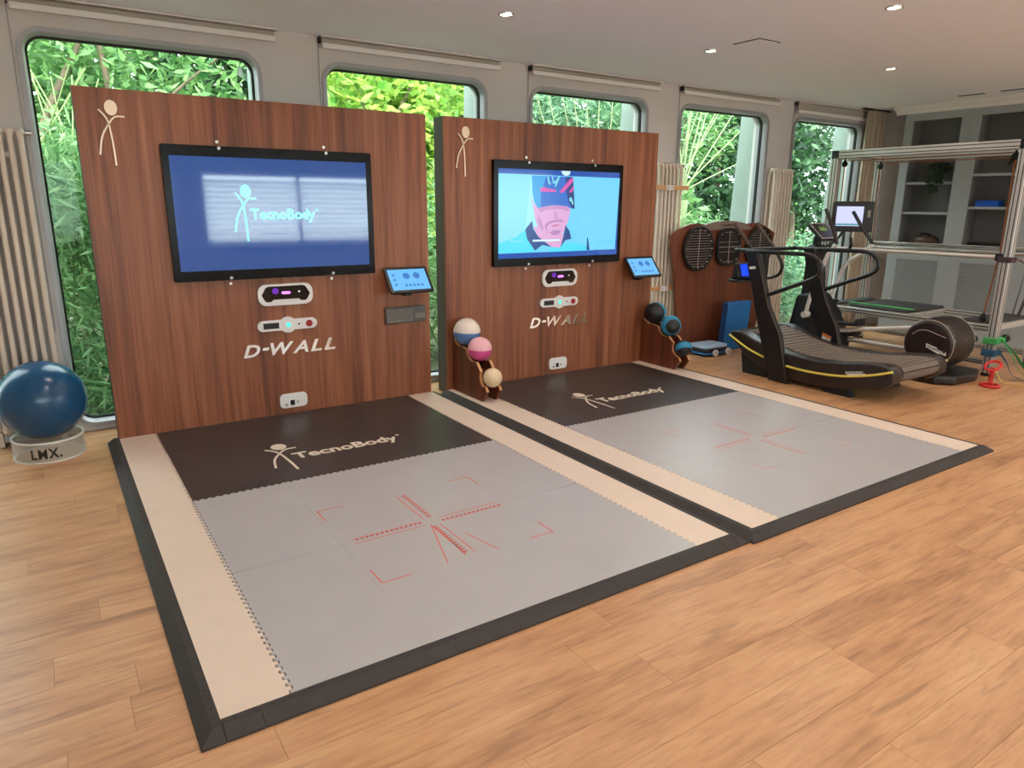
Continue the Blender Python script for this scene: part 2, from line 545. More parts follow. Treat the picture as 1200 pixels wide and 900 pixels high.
def wall_bay(mb, X0, X1, hx0, hx1, hz0, hz1, r, ya, yb):
    """one bay of wall with a rounded opening, front ya, back yb"""
    inner = rrect(hx0, hx1, hz0, hz1, r)
    cx, cz = (hx0 + hx1) / 2, (hz0 + hz1) / 2
    outer = []
    for (a, b) in inner:
        # walk to the nearest rectangle side by corner sector
        dx, dz = a - cx, b - cz
        sx = (X1 - cx) / dx if dx > 0 else ((X0 - cx) / dx if dx < 0 else 1e9)
        sz = (ZC - cz) / dz if dz > 0 else ((0 - cz) / dz if dz < 0 else 1e9)
        t = min(sx, sz)
        outer.append((cx + dx * t, cz + dz * t))
    n = len(inner)
    corners = [(X1, ZC), (X0, ZC), (X0, 0), (X1, 0)]
    # snap one outer point per corner to the exact corner
    for c in corners:
        k = min(range(n), key=lambda i: (outer[i][0] - c[0]) ** 2 + (outer[i][1] - c[1]) ** 2)
        outer[k] = c
    vs = []
    for yy in (ya, yb):
        vs += [(a, yy, b) for a, b in inner] + [(a, yy, b) for a, b in outer]
    fs = []
    for i in range(n):
        j = (i + 1) % n
        fs.append((i, j, n + j, n + i))
        fs.append((2 * n + i, 3 * n + i, 3 * n + j, 2 * n + j))
        fs.append((i, 2 * n + i, 2 * n + j, j))
    mb.add(vs, fs)

NW = 6
wb = MB()
for k in range(NW):
    x0 = P0 + PITCH * k
    wall_bay(wb, x0 - .25 if k else XL, x0 + WW + .25 if k < NW - 1 else XR, x0, x0 + WW, WZ0, WZ1, WR, YB, YB + .2)
struct('wall_back', wb, 'wall_paint')

def sweep_ring(x0, x1, z0, z1, r, section, n=8):
    """section: list of (offset outward, y) swept round a rounded rectangle"""
    mb = MB(); rings = []
    for (o, yy) in section:
        pts = rrect(x0 - o, x1 + o, z0 - o, z1 + o, max(r + o, .02), n)
        rings.append([(a, yy, b) for a, b in pts])
    m = len(rings); k = len(rings[0])
    vs = [p for rg in rings for p in rg]
    fs = []
    for i in range(m):
        j = (i + 1) % m
        for q in range(k):
            q2 = (q + 1) % k
            fs.append((i * k + q, i * k + q2, j * k + q2, j * k + q))
    return mb.add(vs, fs)

for k in range(NW):
    x0 = P0 + PITCH * k; x1 = x0 + WW
    fr = sweep_ring(x0, x1, WZ0, WZ1, WR, [(.018, YB - .001), (.018, YB - .014), (-.012, YB - .014), (-.026, YB + .01), (-.026, YB + .14), (0.0, YB + .14), (0.0, YB - .001)])
    wn = struct('window_%d' % (k + 1), fr, 'frame_alu')
    part('gasket', sweep_ring(x0, x1, WZ0, WZ1, WR, [(-.026, YB + .05), (-.040, YB + .055), (-.040, YB + .085), (-.026, YB + .09)]), 'gasket', wn)
    pn = MB().prism(rrect(x0 + .03, x1 - .03, WZ0 + .03, WZ1 - .03, WR - .03), YB + .066, YB + .074, 'y')
    part('pane', pn, 'pane_glass', wn)

# concrete fins outside between the windows
for k in range(NW + 1):
    xa = P0 + PITCH * k - .5 + .02 if k else XL
    xb = xa + .46
    f = MB().add([(xa, YB + .2, -.3), (xb, YB + .2, -.3), (xb, YB + .55, -.3), (xa, YB + .55, -.3), (xa, YB + .2, 3.1), (xb, YB + .2, 3.1), (xb, YB + .40, 3.1), (xa, YB + .40, 3.1)],
                 [(0, 3, 2, 1), (4, 5, 6, 7), (0, 1, 5, 4), (1, 2, 6, 5), (2, 3, 7, 6), (3, 0, 4, 7)])
    struct('exterior_fin', f, 'fin_paint')

# wall behind the photographer, with one known window and two added to brighten the room
FX0, FX1, FZ0, FZ1 = 2.05, 5.35, 0.95, 2.12
RW = [(-2.2, 1.6, .95, 2.3), (FX0, FX1, FZ0, FZ1), (5.8, 9.3, .95, 2.3)]  # first and last openings are made up to let in more daylight
wf = MB()
edges = [XL] + [q for r_ in RW for q in r_[:2]] + [XR]
for k in range(0, len(edges), 2):
    wf.box((edges[k], YF - .2, 0), (edges[k + 1], YF, ZC))
for (a, b, c, d) in RW:
    wf.box((a, YF - .2, 0), (b, YF, c)); wf.box((a, YF - .2, d), (b, YF, ZC))
struct('wall_front', wf, 'wall_paint')
for k, (x0, x1, z0, z1) in enumerate(RW):
    wfr = MB(); xm = 3.67 if k == 1 else (x0 + x1) / 2
    for (a, b, c, d) in ((x0, x1, z0, z0 + .05), (x0, x1, z1 - .05, z1), (x0, x0 + .05, z0, z1), (x1 - .05, x1, z0, z1), (xm - .03, xm + .03, z0, z1)):
        wfr.box((a, YF - .14, c), (b, YF - .06, d))
    w7 = struct('window_%d' % (k + 7), wfr, 'trim_paint')
    part('pane', MB().box((x0, YF - .104, z0), (x1, YF - .096, z1)), 'pane_glass', w7)
    part('window_sill', MB().box((x0 - .05, YF - .06, z0 - .07), (x1 + .05, YF + .06, z0 - .03)), 'trim_paint', w7)
mat('bounce_terrace', rgb(176, 172, 164), 0.9, var=0.06, vscale=2)
struct('bounce_terrace', MB().box((-25, -45, -.40), (45, YF - .2, -.20)), 'bounce_terrace')  # unseen pale slab, added to bounce sunlight up to the ceiling

# ceiling cornice over the shelves, and the two slots in the ceiling
cor = MB().prism([(9.30, 2.88), (9.18, 2.88), (9.18, 2.865), (9.21, 2.84), (9.25, 2.82), (9.265, 2.79), (9.285, 2.785), (9.30, 2.785)], 0.06, -3.3, 'y')
cor.v = [(q[0], q[1], q[2]) for q in cor.v]
struct('trim_1', cor, 'trim_paint')

# ------------------------------------------------------------------ the two training stations
U = [dict(x=0.0, y=0.0), dict(x=2.55, y=-0.02)]
W1, D1, S1, DB, HP, MZ = 2.40, 3.25, 0.2256, 1.40, 2.313, 0.04
mat('screen_blue', rgb(10, 20, 40), 0.045, ior=2.1, emit=rgb(4, 74, 146), es=0.42)
mat('screen_logo', rgb(120, 220, 220), 0.3, emit=rgb(118, 244, 238), es=0.66)
mat('screen_bar', rgb(10, 20, 40), 0.08, ior=1.6, emit=rgb(28, 84, 176), es=0.45)
mat('pic_sky', rgb(10, 20, 30), 0.08, ior=1.6, emit=rgb(112, 206, 250), es=0.50)
mat('pic_left', rgb(10, 20, 30), 0.2, emit=rgb(132, 216, 250), es=0.50)
mat('pic_teal', rgb(10, 20, 30), 0.2, emit=rgb(72, 214, 240), es=0.50)
mat('pic_navy', rgb(10, 20, 30), 0.2, emit=rgb(20, 66, 132), es=0.50)
mat('pic_cap', rgb(10, 20, 30), 0.2, emit=rgb(28, 100, 196), es=0.50)
mat('pic_cap_dark', rgb(10, 20, 30), 0.2, emit=rgb(26, 50, 120), es=0.50)
mat('pic_skin', rgb(10, 20, 30), 0.2, emit=rgb(214, 162, 206), es=0.50)
mat('pic_skin_dark', rgb(10, 20, 30), 0.2, emit=rgb(176, 124, 178), es=0.50)
mat('pic_shade', rgb(10, 20, 30), 0.2, emit=rgb(190, 138, 190), es=0.50)
mat('pic_mouth', rgb(10, 20, 30), 0.2, emit=rgb(200, 118, 160), es=0.50)
mat('pic_cap_light', rgb(10, 20, 30), 0.2, emit=rgb(46, 158, 220), es=0.50)
mat('pic_mint', rgb(10, 20, 30), 0.2, emit=rgb(120, 214, 220), es=0.50)
mat('pic_pink', rgb(10, 20, 30), 0.2, emit=rgb(206, 76, 168), es=0.50)
mat('pic_white', rgb(10, 20, 30), 0.2, emit=rgb(206, 236, 250), es=0.50)
mat('tablet_screen', rgb(10, 20, 30), 0.1, ior=1.6, emit=rgb(112, 188, 246), es=0.50)
mat('tablet_icon', rgb(10, 20, 30), 0.2, emit=rgb(64, 128, 206), es=0.45)
mat('purple_led', rgb(60, 20, 90), 0.3, emit=rgb(200, 90, 255), es=2.00)
mat('purple_glow', rgb(40, 16, 60), 0.1, emit=rgb(120, 50, 190), es=0.40)
mat('green_led', rgb(60, 160, 140), 0.3, emit=rgb(70, 230, 200), es=0.60)
mat('red_button', rgb(150, 22, 24), 0.3)
mat('key_grey', rgb(120, 112, 108), 0.5)
mat('keyboard_body', rgb(74, 68, 65), 0.45)
mat('tv_bezel', rgb(5, 5, 8), 0.22, ior=1.3)

def wallfn(y):
    return lambda a, b, h: (a, y - h, b)
def matfn(z):
    return lambda a, b, h: (a, b, z + h)

NAMES = ['left', 'right']
for ui, u in enumerate(U):
    ox, oy = u['x'], u['y']
    w1 = W1 if ui == 0 else 2.39
    side = ['nearer to the blue exercise ball, its screen showing a white logo', 'beside the tall white radiator, its screen showing a man in a cap'][ui]
    t = thing('screen_wall', 'tall walnut panelled screen wall ' + side, 'screen wall', (ox + w1 / 2, oy + .08, 0), 'walnut screen walls')
    for k in range(3):
        a = ox + w1 / 3 * k; b = ox + w1 / 3 * (k + 1)
        part('board', MB().box((a + (.0008 if k else 0), oy, 0.002), (b - (.0008 if k < 2 else 0), oy + .022, HP)), 'walnut', t)
    part('carcass', MB().box((ox + .001, oy + .022, 0.002), (ox + w1 - .001, oy + .17, HP - .001)), 'panel_edge', t)
    fn = wallfn(oy)
    em = MB(); figure(em, fn, ox + .177, 2.10, 1.0, 0.0, .014, .0095)
    part('emblem', em, 'emblem_metal', t, label='metal stick figure emblem')
    for (s, a0, a1) in (('D', .862, .985), ('-', 1.0, 1.052), ('W', 1.06, 1.235), ('A', 1.225, 1.345), ('L', 1.362, 1.452), ('L', 1.468, 1.562)):
        lt = MB()
        b0, b1 = (.555, .575) if s == '-' else (.512, .606)
        put_text(lt, s, fn, ox + a0, ox + a1, b0, b1, 0.0, .016, offset=.028, shear=.30)
        part('letter', lt, 'letter_metal', t)
    # depth camera
    q = 0.0
    c = MB().prism([(ox + a, b) for a, b in rrect(.998, 1.406, .884, 1.044, .062, 5)], oy, oy - .020, 'y')
    cm = part('depth_camera', c, 'white_plastic', t, bevel=.004, label='white framed depth camera with purple light')
    gl = [(1.025, .965), (1.055, 1.018), (1.075, 1.028), (1.33, 1.028), (1.352, 1.018), (1.382, .965), (1.36, .925), (1.345, .914), (1.315, .914), (1.295, .93), (1.11, .93), (1.09, .914), (1.06, .914), (1.045, .925)]
    part('lens_window', MB().prism([(ox + a, b) for a, b in gl], oy - .0195, oy - .023, 'y'), 'black_gloss', cm)
    part('lamp_strip', MB().prism([(ox + a, b) for a, b in rrect(1.17, 1.235, .968, .987, .009, 4)], oy - .0225, oy - .0245, 'y'), 'purple_led', cm)
    part('lamp_lens', MB().lathe([(.024, 0), (.022, .002)], (ox + 1.125, oy - .0245, .993), 20, 'y'), 'purple_glow', cm)
    part('dot_lens', MB().lathe([(.008, 0), (.007, .002)], (ox + 1.30, oy - .0245, .982), 16, 'y'), 'white_plastic', cm)
    # control strip
    n = 14
    poly = []
    zc, hh, bl = .735, .041, .062
    xc = 1.203
    def arc(cx, cz, r, a0, a1, k=8):
        return [(cx + r * math.cos(a0 + (a1 - a0) * i / k), cz + r * math.sin(a0 + (a1 - a0) * i / k)) for i in range(k + 1)]
    be = math.asin(hh / bl)
    poly += arc(.978 + hh, zc, hh, PI * 1.5, PI * .5)
    poly += arc(xc, zc, bl, PI - be, be)
    poly += arc(1.426 - hh, zc, hh, PI * .5, -PI * .5)
    poly += arc(xc, zc, bl, -be, -PI + be)
    cs = part('control_strip', MB().prism([(ox + a, b) for a, b in poly], oy, oy - .018, 'y'), 'white_plastic', t, bevel=.003)
    part('slot', MB().box((ox + 1.02, oy - .0175, zc - .022), (ox + 1.135, oy - .0195, zc + .022)), 'black_plastic', cs)
    part('status_lamp', MB().lathe([(.018, 0), (.014, .003)], (ox + xc + .002, oy - .021, zc), 18, 'y'), 'green_led', cs)
    part('pin_hole', MB().lathe([(.008, 0), (.007, .002)], (ox + 1.285, oy - .0195, zc), 14, 'y'), 'black_plastic', cs)
    part('stop_button', MB().lathe([(.026, 0), (.024, .006)], (ox + 1.362, oy - .024, zc), 20, 'y'), 'red_button', cs)
    # floor socket plate
    sp = part('socket_plate', MB().prism([(ox + a, b) for a, b in rrect(1.100, 1.312, .085, .198, .035, 5)], oy, oy - .014, 'y'), 'white_plastic', t, bevel=.003)
    part('socket', MB().box((ox + 1.178, oy - .0135, .105), (ox + 1.212, oy - .016, .145)), 'black_plastic', sp)
    part('jack', MB().lathe([(.012, 0), (.010, .003)], (ox + 1.148, oy - .0165, .112), 14, 'y'), 'steel', sp)
    part('jack', MB().lathe([(.010, 0), (.008, .003)], (ox + 1.236, oy - .0165, .127), 14, 'y'), 'steel', sp)

    # television
    ty = oy - .046
    tv = thing('television', ['wide black television showing a pale turquoise figure logo on blue', 'wide black television showing a man in a blue cap'][ui], 'television', (ox + 1.18, oy - .02, 1.08), 'televisions on the screen walls')
    part('body', MB().prism([(ox + a, b) for a, b in rrect(.452, 1.908, 1.092, 1.996, .012, 4)], oy - .001, ty, 'y'), 'tv_bezel', tv, bevel=.002)
    sx0, sx1, sz0, sz1 = ox + .497, ox + 1.862, 1.163, 1.925
    sf = ty - .0008
    part('screen', MB().box((sx0, ty + .0002, sz0), (sx1, sf, sz1)), 'screen_blue' if ui == 0 else 'screen_bar', tv)
    sfn = wallfn(sf)
    if ui == 0:
        lg = MB(); figure(lg, sfn, ox + .943, 1.607, 0.98, 0.0, .0006, .013)
        part('screen_figure', lg, 'screen_logo', tv)
        lt = MB(); put_text(lt, 'TecnoBody', sfn, ox + .988, ox + 1.452, 1.487, 1.585, 0.0, .0006, offset=.028)
        part('screen_text', lt, 'screen_logo', tv)
        part('trade_mark', MB().lathe([(.008, 0), (.008, .0006)], (ox + 1.465, sf - .0006, 1.578), 12, 'y'), 'screen_logo', tv)
    else:
        def S(zx, zy):
            uu = (zx - 65) / 890.0
            top = 125 + 35 * uu; bot = 810 - 25 * uu
            vv = (zy - top) / (bot - top)
            return (sx0 + (sx1 - sx0) * uu, sz1 - (sz1 - sz0) * vv)
        def layer(name, m, poly, h):
            mb = MB().prism([S(*p) for p in poly], sf - h + .0004, sf - h, 'y')
            part(name, mb, m, tv)
        layer('picture', 'pic_sky', [(65, 163), (957, 200), (940, 745), (65, 770)], .0006)
        layer('picture_field', 'pic_left', [(65, 163), (285, 172), (250, 560), (190, 640), (65, 690)], .0010)
        layer('picture_field', 'pic_teal', [(65, 700), (120, 672), (190, 640), (245, 590), (330, 740), (310, 758), (65, 770)], .0010)
        layer('picture_field', 'pic_teal', [(420, 735), (520, 700), (600, 690), (700, 715), (740, 752), (420, 761)], .0010)
        layer('picture_neck', 'pic_skin', [(305, 560), (330, 630), (400, 690), (445, 722), (500, 728), (515, 690), (530, 620)], .0014)
        layer('picture_face', 'pic_skin', [(285, 330), (310, 400), (345, 400), (450, 392), (560, 400), (574, 440), (566, 490), (552, 540), (535, 590), (505, 632), (470, 652), (435, 657), (400, 645), (360, 610), (335, 565), (318, 510), (306, 440)], .0018)
        layer('picture_shade', 'pic_shade', [(340, 425), (372, 412), (450, 402), (540, 408), (565, 425), (560, 450), (510, 432), (450, 430), (390, 440), (352, 460)], .0022)
        layer('picture_shade', 'pic_shade', [(345, 470), (360, 520), (380, 570), (372, 600), (345, 560), (335, 510)], .0022)
        layer('picture_nose', 'pic_shade', [(452, 450), (466, 448), (478, 490), (484, 503), (462, 508), (448, 500), (458, 488)], .0026)
        layer('picture_beard', 'pic_skin_dark', [(388, 570), (392, 545), (412, 528), (440, 518), (470, 513), (500, 510), (518, 520), (522, 538), (508, 530), (480, 526), (450, 532), (420, 542), (404, 560), (400, 590), (412, 612), (402, 610)], .0026)
        layer('picture_mouth', 'pic_mouth', [(428, 560), (450, 551), (478, 548), (500, 550), (482, 561), (452, 566)], .0026)
        layer('picture_beard', 'pic_skin_dark', [(420, 612), (450, 592), (485, 590), (508, 600), (490, 622), (455, 632)], .0026)
        layer('picture_collar', 'pic_navy', [(295, 518), (248, 585), (262, 660), (318, 748), (372, 705), (440, 722), (400, 690), (340, 640), (305, 580)], .0030)
        layer('picture_collar', 'pic_navy', [(540, 555), (572, 600), (586, 660), (540, 672), (505, 725), (515, 690), (528, 630)], .0030)
        layer('picture_cap', 'pic_cap', [(290, 178), (587, 190), (598, 320), (606, 430), (575, 425), (540, 408), (450, 400), (370, 412), (335, 425), (310, 380), (296, 300)], .0034)
        layer('picture_cap_light', 'pic_cap_light', [(290, 178), (392, 182), (372, 250), (352, 330), (356, 416), (335, 425), (310, 380), (296, 300)], .0038)
        layer('picture_cap_side', 'pic_cap_dark', [(530, 188), (587, 190), (598, 320), (606, 430), (585, 426), (560, 380), (540, 300)], .0038)
        layer('picture_stripe', 'pic_pink', [(565, 205), (588, 192), (588, 225), (515, 308), (485, 305)], .0042)
        layer('picture_stripe', 'pic_pink', [(585, 262), (592, 250), (592, 290), (575, 308), (560, 302)], .0042)
        layer('picture_stripe', 'pic_pink', [(345, 280), (375, 262), (400, 275), (465, 285), (462, 300), (400, 302), (348, 295)], .0042)
        for poly in ([(398, 188), (408, 185), (414, 225), (425, 240), (420, 250), (404, 232)], [(430, 188), (438, 186), (446, 225), (462, 215), (480, 185), (490, 188), (462, 262), (452, 260), (460, 235), (440, 240)], [(562, 350), (575, 340), (588, 362), (596, 395), (586, 398), (578, 375), (566, 372)]):
            layer('picture_mark', 'pic_mint', poly, .0042)
        layer('picture_figure', 'pic_navy', [(710, 655), (716, 650), (733, 748), (708, 750)], .0014)
        layer('picture_glint', 'pic_white', [(498, 144), (570, 148), (560, 175), (535, 182), (512, 172)], .0014)
        layer('picture_subtitle', 'pic_white', [(300, 664), (500, 662), (500, 676), (300, 679)], .0046)
        layer('picture_subtitle', 'pic_left', [(140, 671), (235, 669), (235, 677), (140, 680)], .0046)
    for (a, b) in ((.815, 2.0), (1.56, 2.0), (.822, 1.09), (1.565, 1.09)):
        for dz in (-.018, .026):
            if b < 1.5: dz = -dz
            yy = ty if (dz < 0) == (b > 1.5) else oy
            part('bolt', MB().lathe([(.011, 0), (.011, .006), (.006, .009)], (ox + a, yy - .001, b + dz), 12, 'y').xf(Matrix.Translation((0, 0, 0))), 'steel', tv)

    # tablet on a bracket
    tx = ox + 2.165 if ui == 0 else ox + 2.165
    tt = thing('wall_tablet', ['tilted touch tablet above the wall keyboard', 'tilted touch tablet beside the tall white radiator'][ui], 'tablet', (tx, oy, .95), 'touch tablets on the screen walls')
    R = Matrix.Rotation(math.radians(-40), 3, 'X')
    c0 = Vector((tx, oy - .115, 1.035))
    def tp(a, b, h):
        return R @ Vector((a, -h, b)) + c0
    tb = MB(); pts = rrect(-.188, .188, -.122, .122, .012, 4); n = len(pts)
    tb.add([tp(a, b, 0) for a, b in pts] + [tp(a, b, -.018) for a, b in pts], [tuple(range(n)), tuple(range(2 * n - 1, n - 1, -1))] + [(i, (i + 1) % n, (i + 1) % n + n, i + n) for i in range(n)])
    part('tablet_body', tb, 'black_plastic', tt)
    sc = MB(); sc.add([tp(a, b, h) for h in (.0, .001) for a, b in ((-.165, -.098), (.165, -.098), (.165, .098), (-.165, .098))], [(0, 1, 2, 3), (4, 5, 6, 7), (0, 1, 5, 4), (1, 2, 6, 5), (2, 3, 7, 6), (3, 0, 4, 7)])
    part('tablet_screen', sc, 'tablet_screen', tt)
    for (a, b, r) in ((-.015, .035, .03), (.075, .035, .03), (-.125, .045, .012), (-.125, .0, .012), (-.125, -.045, .012), (-.04, -.055, .012), (-.005, -.055, .012), (.03, -.055, .012), (.065, -.055, .012), (.1, -.055, .012)):
        ic = MB(); n = 14
        ic.add([tp(a + r * math.cos(2 * PI * k / n), b + r * math.sin(2 * PI * k / n), .0013) for k in range(n)], [tuple(range(n))])
        part('icon', ic, 'tablet_icon', tt)
    part('bracket', MB().box((tx - .03, oy - .001, .90), (tx + .03, oy - .10, .945)).box((tx - .025, oy - .06, .93), (tx + .025, oy - .11, 1.03)), 'black_plastic', tt, bevel=.004)

    if ui == 0:
        kb = thing('wall_keyboard', 'dark grey keyboard hung upright on the walnut panel below the tablet', 'keyboard', (2.17, oy, .67))
        part('keyboard_body', MB().prism([(-.001, .665), (-.03, .672), (-.018, .803), (-.001, .805)], 1.99, 2.352, 'x'), 'keyboard_body', kb, bevel=.003)
        kk = MB()
        for r_ in range(5):
            for c_ in range(14):
                xa = 2.005 + c_ * .0165; za = .681 + r_ * .0215
                if r_ == 0 and 3 <= c_ <= 8: continue
                yy = -.0315 + (za - .672) * .0916 + .0005
                kk.box((xa, yy - .003, za), (xa + .0135, yy + .004, za + .017))
        kk.box((2.0545, -.0345, .681), (2.15, -.027, .698))
        part('keys', kk, 'key_grey', kb)['kind'] = 'stuff'
        part('touchpad', MB().box((2.25, -.0325, .70), (2.34, -.02, .745)), 'key_grey', kb)

    # ---------------------------------------------------------------- the mat
    mt = thing('training_mat', ['grey and black training mat with cream strips before the screen showing a logo', 'grey and black training mat with cream strips before the screen showing a man'][ui], 'mat', (ox + w1 / 2, oy - D1 / 2, 0), 'interlocking training mats')
    TEETH = .020
    def edge(a, b, fixed, axis, amp, ph=0):
        """toothed joint line from a to b at coordinate fixed"""
        n = max(2, int(round(abs(b - a) / TEETH))); st = (b - a) / n; out = []
        for i in range(n):
            p = a + st * i
            s = amp if i % 2 == ph else -amp
            for q in (p + st * .12, p + st * .88):
                out.append((fixed + s, q) if axis == 'y' else (q, fixed + s))
        return out
    y0, yb_, y1 = oy - .002, oy - DB, oy - D1
    xa, xb, xc_, xd = ox, ox + S1, ox + w1 - S1, ox + w1
    am = .007
    # cream strips
    sl = [(xa, y0)] + [(xb - am, y0)] + edge(y0, y1, xb, 'y', am) + [(xb - am, y1), (xa, y1)]
    part('cream_strip', MB().prism(sl, .012, MZ, 'z'), 'cream_mat', mt)
    sr = [(xd, y0)] + [(xc_ + am, y0)] + edge(y0, y1, xc_, 'y', am) + [(xc_ + am, y1), (xd, y1)]
    part('cream_strip', MB().prism(sr, .012, MZ, 'z'), 'cream_mat', mt)
    g = .0007
    cols = [xb, ox + .735, ox + 1.665, xc_]
    def tile(cx0, cx1, ry0, ry1, m, zt, lt, rt_, tp_):
        """a tile between x cx0..cx1 and y ry0 (far) .. ry1 (near); toothed flags left, right, far"""
        poly = []
        gl_, gr = (0.0015 if lt else g * .4), (0.0015 if rt_ else g * .4)
        far = [(cx0 + gl_ + (am if lt else 0), ry0 - g * .3)]
        if tp_:
            far = edge(cx0 + .004, cx1 - .004, ry0 - .0008, 'x', am)
        poly += far
        right = [(cx1 - gr, ry0 - g * .3), (cx1 - gr, ry1 + g * .3)]
        if rt_:
            right = [(p[0] - .0022, p[1]) for p in edge(ry0, ry1, cx1, 'y', am)]
        poly += right
        left = [(cx0 + gl_, ry1 + g * .3), (cx0 + gl_, ry0 - g * .3)]
        if lt:
            left = [(p[0] + (.006 if ui == 0 else .003), p[1]) for p in edge(ry1, ry0, cx0, 'y', am, 1 if int(round(abs(ry1 - ry0) / TEETH)) % 2 == 0 else 0)]
        poly += left
        return MB().prism(poly, .012, zt, 'z')
    for i in range(3):
        for (ra, rb) in ((yb_, (yb_ + y1) / 2), ((yb_ + y1) / 2, y1)):
            part('grey_tile', tile(cols[i], cols[i + 1], ra, rb, '', MZ, i == 0, i == 2, ra == yb_), 'grey_mat', mt, smooth=0)
        for (ra, rb) in ((y0, y0 - .475), (y0 - .475, yb_ + .0)):
            mb = tile(cols[i], cols[i + 1], ra, rb, '', MZ - .0003, i == 0, i == 2, False)
            if rb == yb_:
                # near edge follows the toothed joint
                mb = MB().prism([(cols[i] + (.008 if i == 0 else .0003), ra - .0003), (cols[i + 1] - (.008 if i == 2 else .0003), ra - .0003), (cols[i + 1] - (.008 if i == 2 else .0003), yb_ + am)] + [(p[0], p[1] + .0024) for p in edge(cols[i + 1] - .004, cols[i] + .004, yb_ - .0008, 'x', am, 1 if int(round((cols[i + 1] - cols[i] - .008) / TEETH)) % 2 == 0 else 0)] + [(cols[i] + (.008 if i == 0 else .0003), yb_ + am)], .012, MZ - .0003, 'z')
            part('black_tile', mb, 'black_mat', mt, smooth=0)
    part('underlay', MB().box((xa + .002, y1 + .002, .001), (xd - .002, y0, .0125)), 'joint_dark', mt)
    # bevelled edge ramps
    lip, out = .030, .072
    def ramp_y(xin, sgn, ya, yc, nm='edge_ramp'):
        prof = [(xin, .001), (xin, MZ - .0005), (xin + sgn * lip, MZ - .0005), (xin + sgn * out, .010), (xin + sgn * out, .001)]
        part(nm, MB().prism(prof, ya, yc, 'y'), 'ramp_rubber', mt, smooth=0)
    def ramp_x(yin, xs, xe):
        prof = [(yin, .001), (yin, MZ - .0005), (yin - lip, MZ - .0005), (yin - out, .010), (yin - out, .001)]
        part('edge_ramp', MB().prism(prof, xs, xe, 'x'), 'ramp_rubber', mt, smooth=0)
    ym = oy - 1.545
    for xin, sg in ((xa, -1), (xd, 1)):
        ramp_y(xin, sg, y0 - .0 + (.04 if ui == 0 and sg < 0 else 0), ym + .0015); ramp_y(xin, sg, ym - .0015, y1 - .0)
        # mitred corner piece
        cx = xin; s = sg
        P = [(cx, y1, MZ - .0005), (cx + s * lip, y1, MZ - .0005), (cx + s * lip, y1 - lip, MZ - .0005), (cx, y1 - lip, MZ - .0005),
             (cx + s * out, y1, .010), (cx + s * out, y1 - out, .010), (cx, y1 - out, .010),
             (cx, y1, .001), (cx + s * out, y1, .001), (cx + s * out, y1 - out, .001), (cx, y1 - out, .001)]
        part('ramp_corner', MB().add(P, [(0, 1, 2, 3), (1, 4, 5, 2), (3, 2, 5, 6), (4, 8, 9, 5), (5, 9, 10, 6), (7, 10, 9, 8), (0, 3, 6, 10, 7), (0, 7, 8, 4, 1)]), 'ramp_rubber', mt, smooth=0)
    xs_ = [xa + .0015, xa + .12, ox + .82, ox + 1.62, xd - .09, xd - .0015]
    for a, b in zip(xs_[:-1], xs_[1:]):
        ramp_x(y1, a + .0008, b - .0008)
    pr = MB()
    for (a, b) in [(xa - .015, y1 + .02 + .05 * k) for k in range(4)] + [(xa + .04 + .06 * k, y1 - .015) for k in range(4)]:
        pr.lathe([(.005, 0), (.005, .0006)], (a, b, MZ - .0005), 10)
    if ui == 0: part('peg_hole', pr, 'joint_dark', mt)['kind'] = 'stuff'
    # prints
    fm = matfn(MZ)
    lg = MB(); figure(lg, fm, ox + .845, oy - .885, 1.36, 0, .0005, .0115)
    part('printed_figure', lg, 'logo_print', mt)
    lt = MB(); put_text(lt, 'TecnoBody', fm, ox + .905, ox + 1.625, oy - 1.075, oy - .925, 0, .0005, offset=.030)
    lt.lathe([(.014, 0), (.014, .0005)], (ox + 1.65, oy - .94, MZ), 12)
    part('printed_name', lt, 'logo_print', mt)
    cx, cy = ox + 1.218, oy - 2.325
    rd = MB(); dt = MB()
    def seg(a, b, wd=.006): rd.ribbon([a, b], wd, fm, 0, .0004)
    for (sx, sy) in ((-1, 1), (1, 1), (-1, -1), (1, -1)):
        qx, qy = cx + sx * .458, cy + sy * .43
        seg((qx, qy), (qx - sx * .14, qy), .007); seg((qx, qy), (qx, qy - sy * .13), .007)
    for s in (-1, 1):
        for o in (-.024, .024):
            seg((cx + s * .045, cy + o), (cx + s * .42, cy + o))
            seg((cx + o, cy + s * .045), (cx + o, cy + s * .40))
        for k in range(14):
            d = .06 + .026 * k
            a = (cx + s * d, cy - .012 * s)
            dt.box((a[0] - .006, a[1] - .007, MZ), (a[0] + .006, a[1] + .007, MZ + .0006))
            if k < 13:
                b = (cx + .012 * s, cy + s * d)
                dt.box((b[0] - .010, b[1] - .005, MZ), (b[0] + .010, b[1] + .005, MZ + .0006))
    if ui == 0:
        seg((cx - .02, cy - .03), (cx - .137, cy - .43)); seg((cx + .08, cy - .21), (cx + .13, cy - .445)); seg((cx - .01, cy - .06), (cx - .03, cy - .40))
    part('printed_cross', rd, 'red_print' if ui == 0 else 'red_print_worn', mt)['kind'] = 'stuff'
    part('printed_ticks', dt, 'red_dot_print' if ui == 0 else 'red_dot_worn', mt)['kind'] = 'stuff'

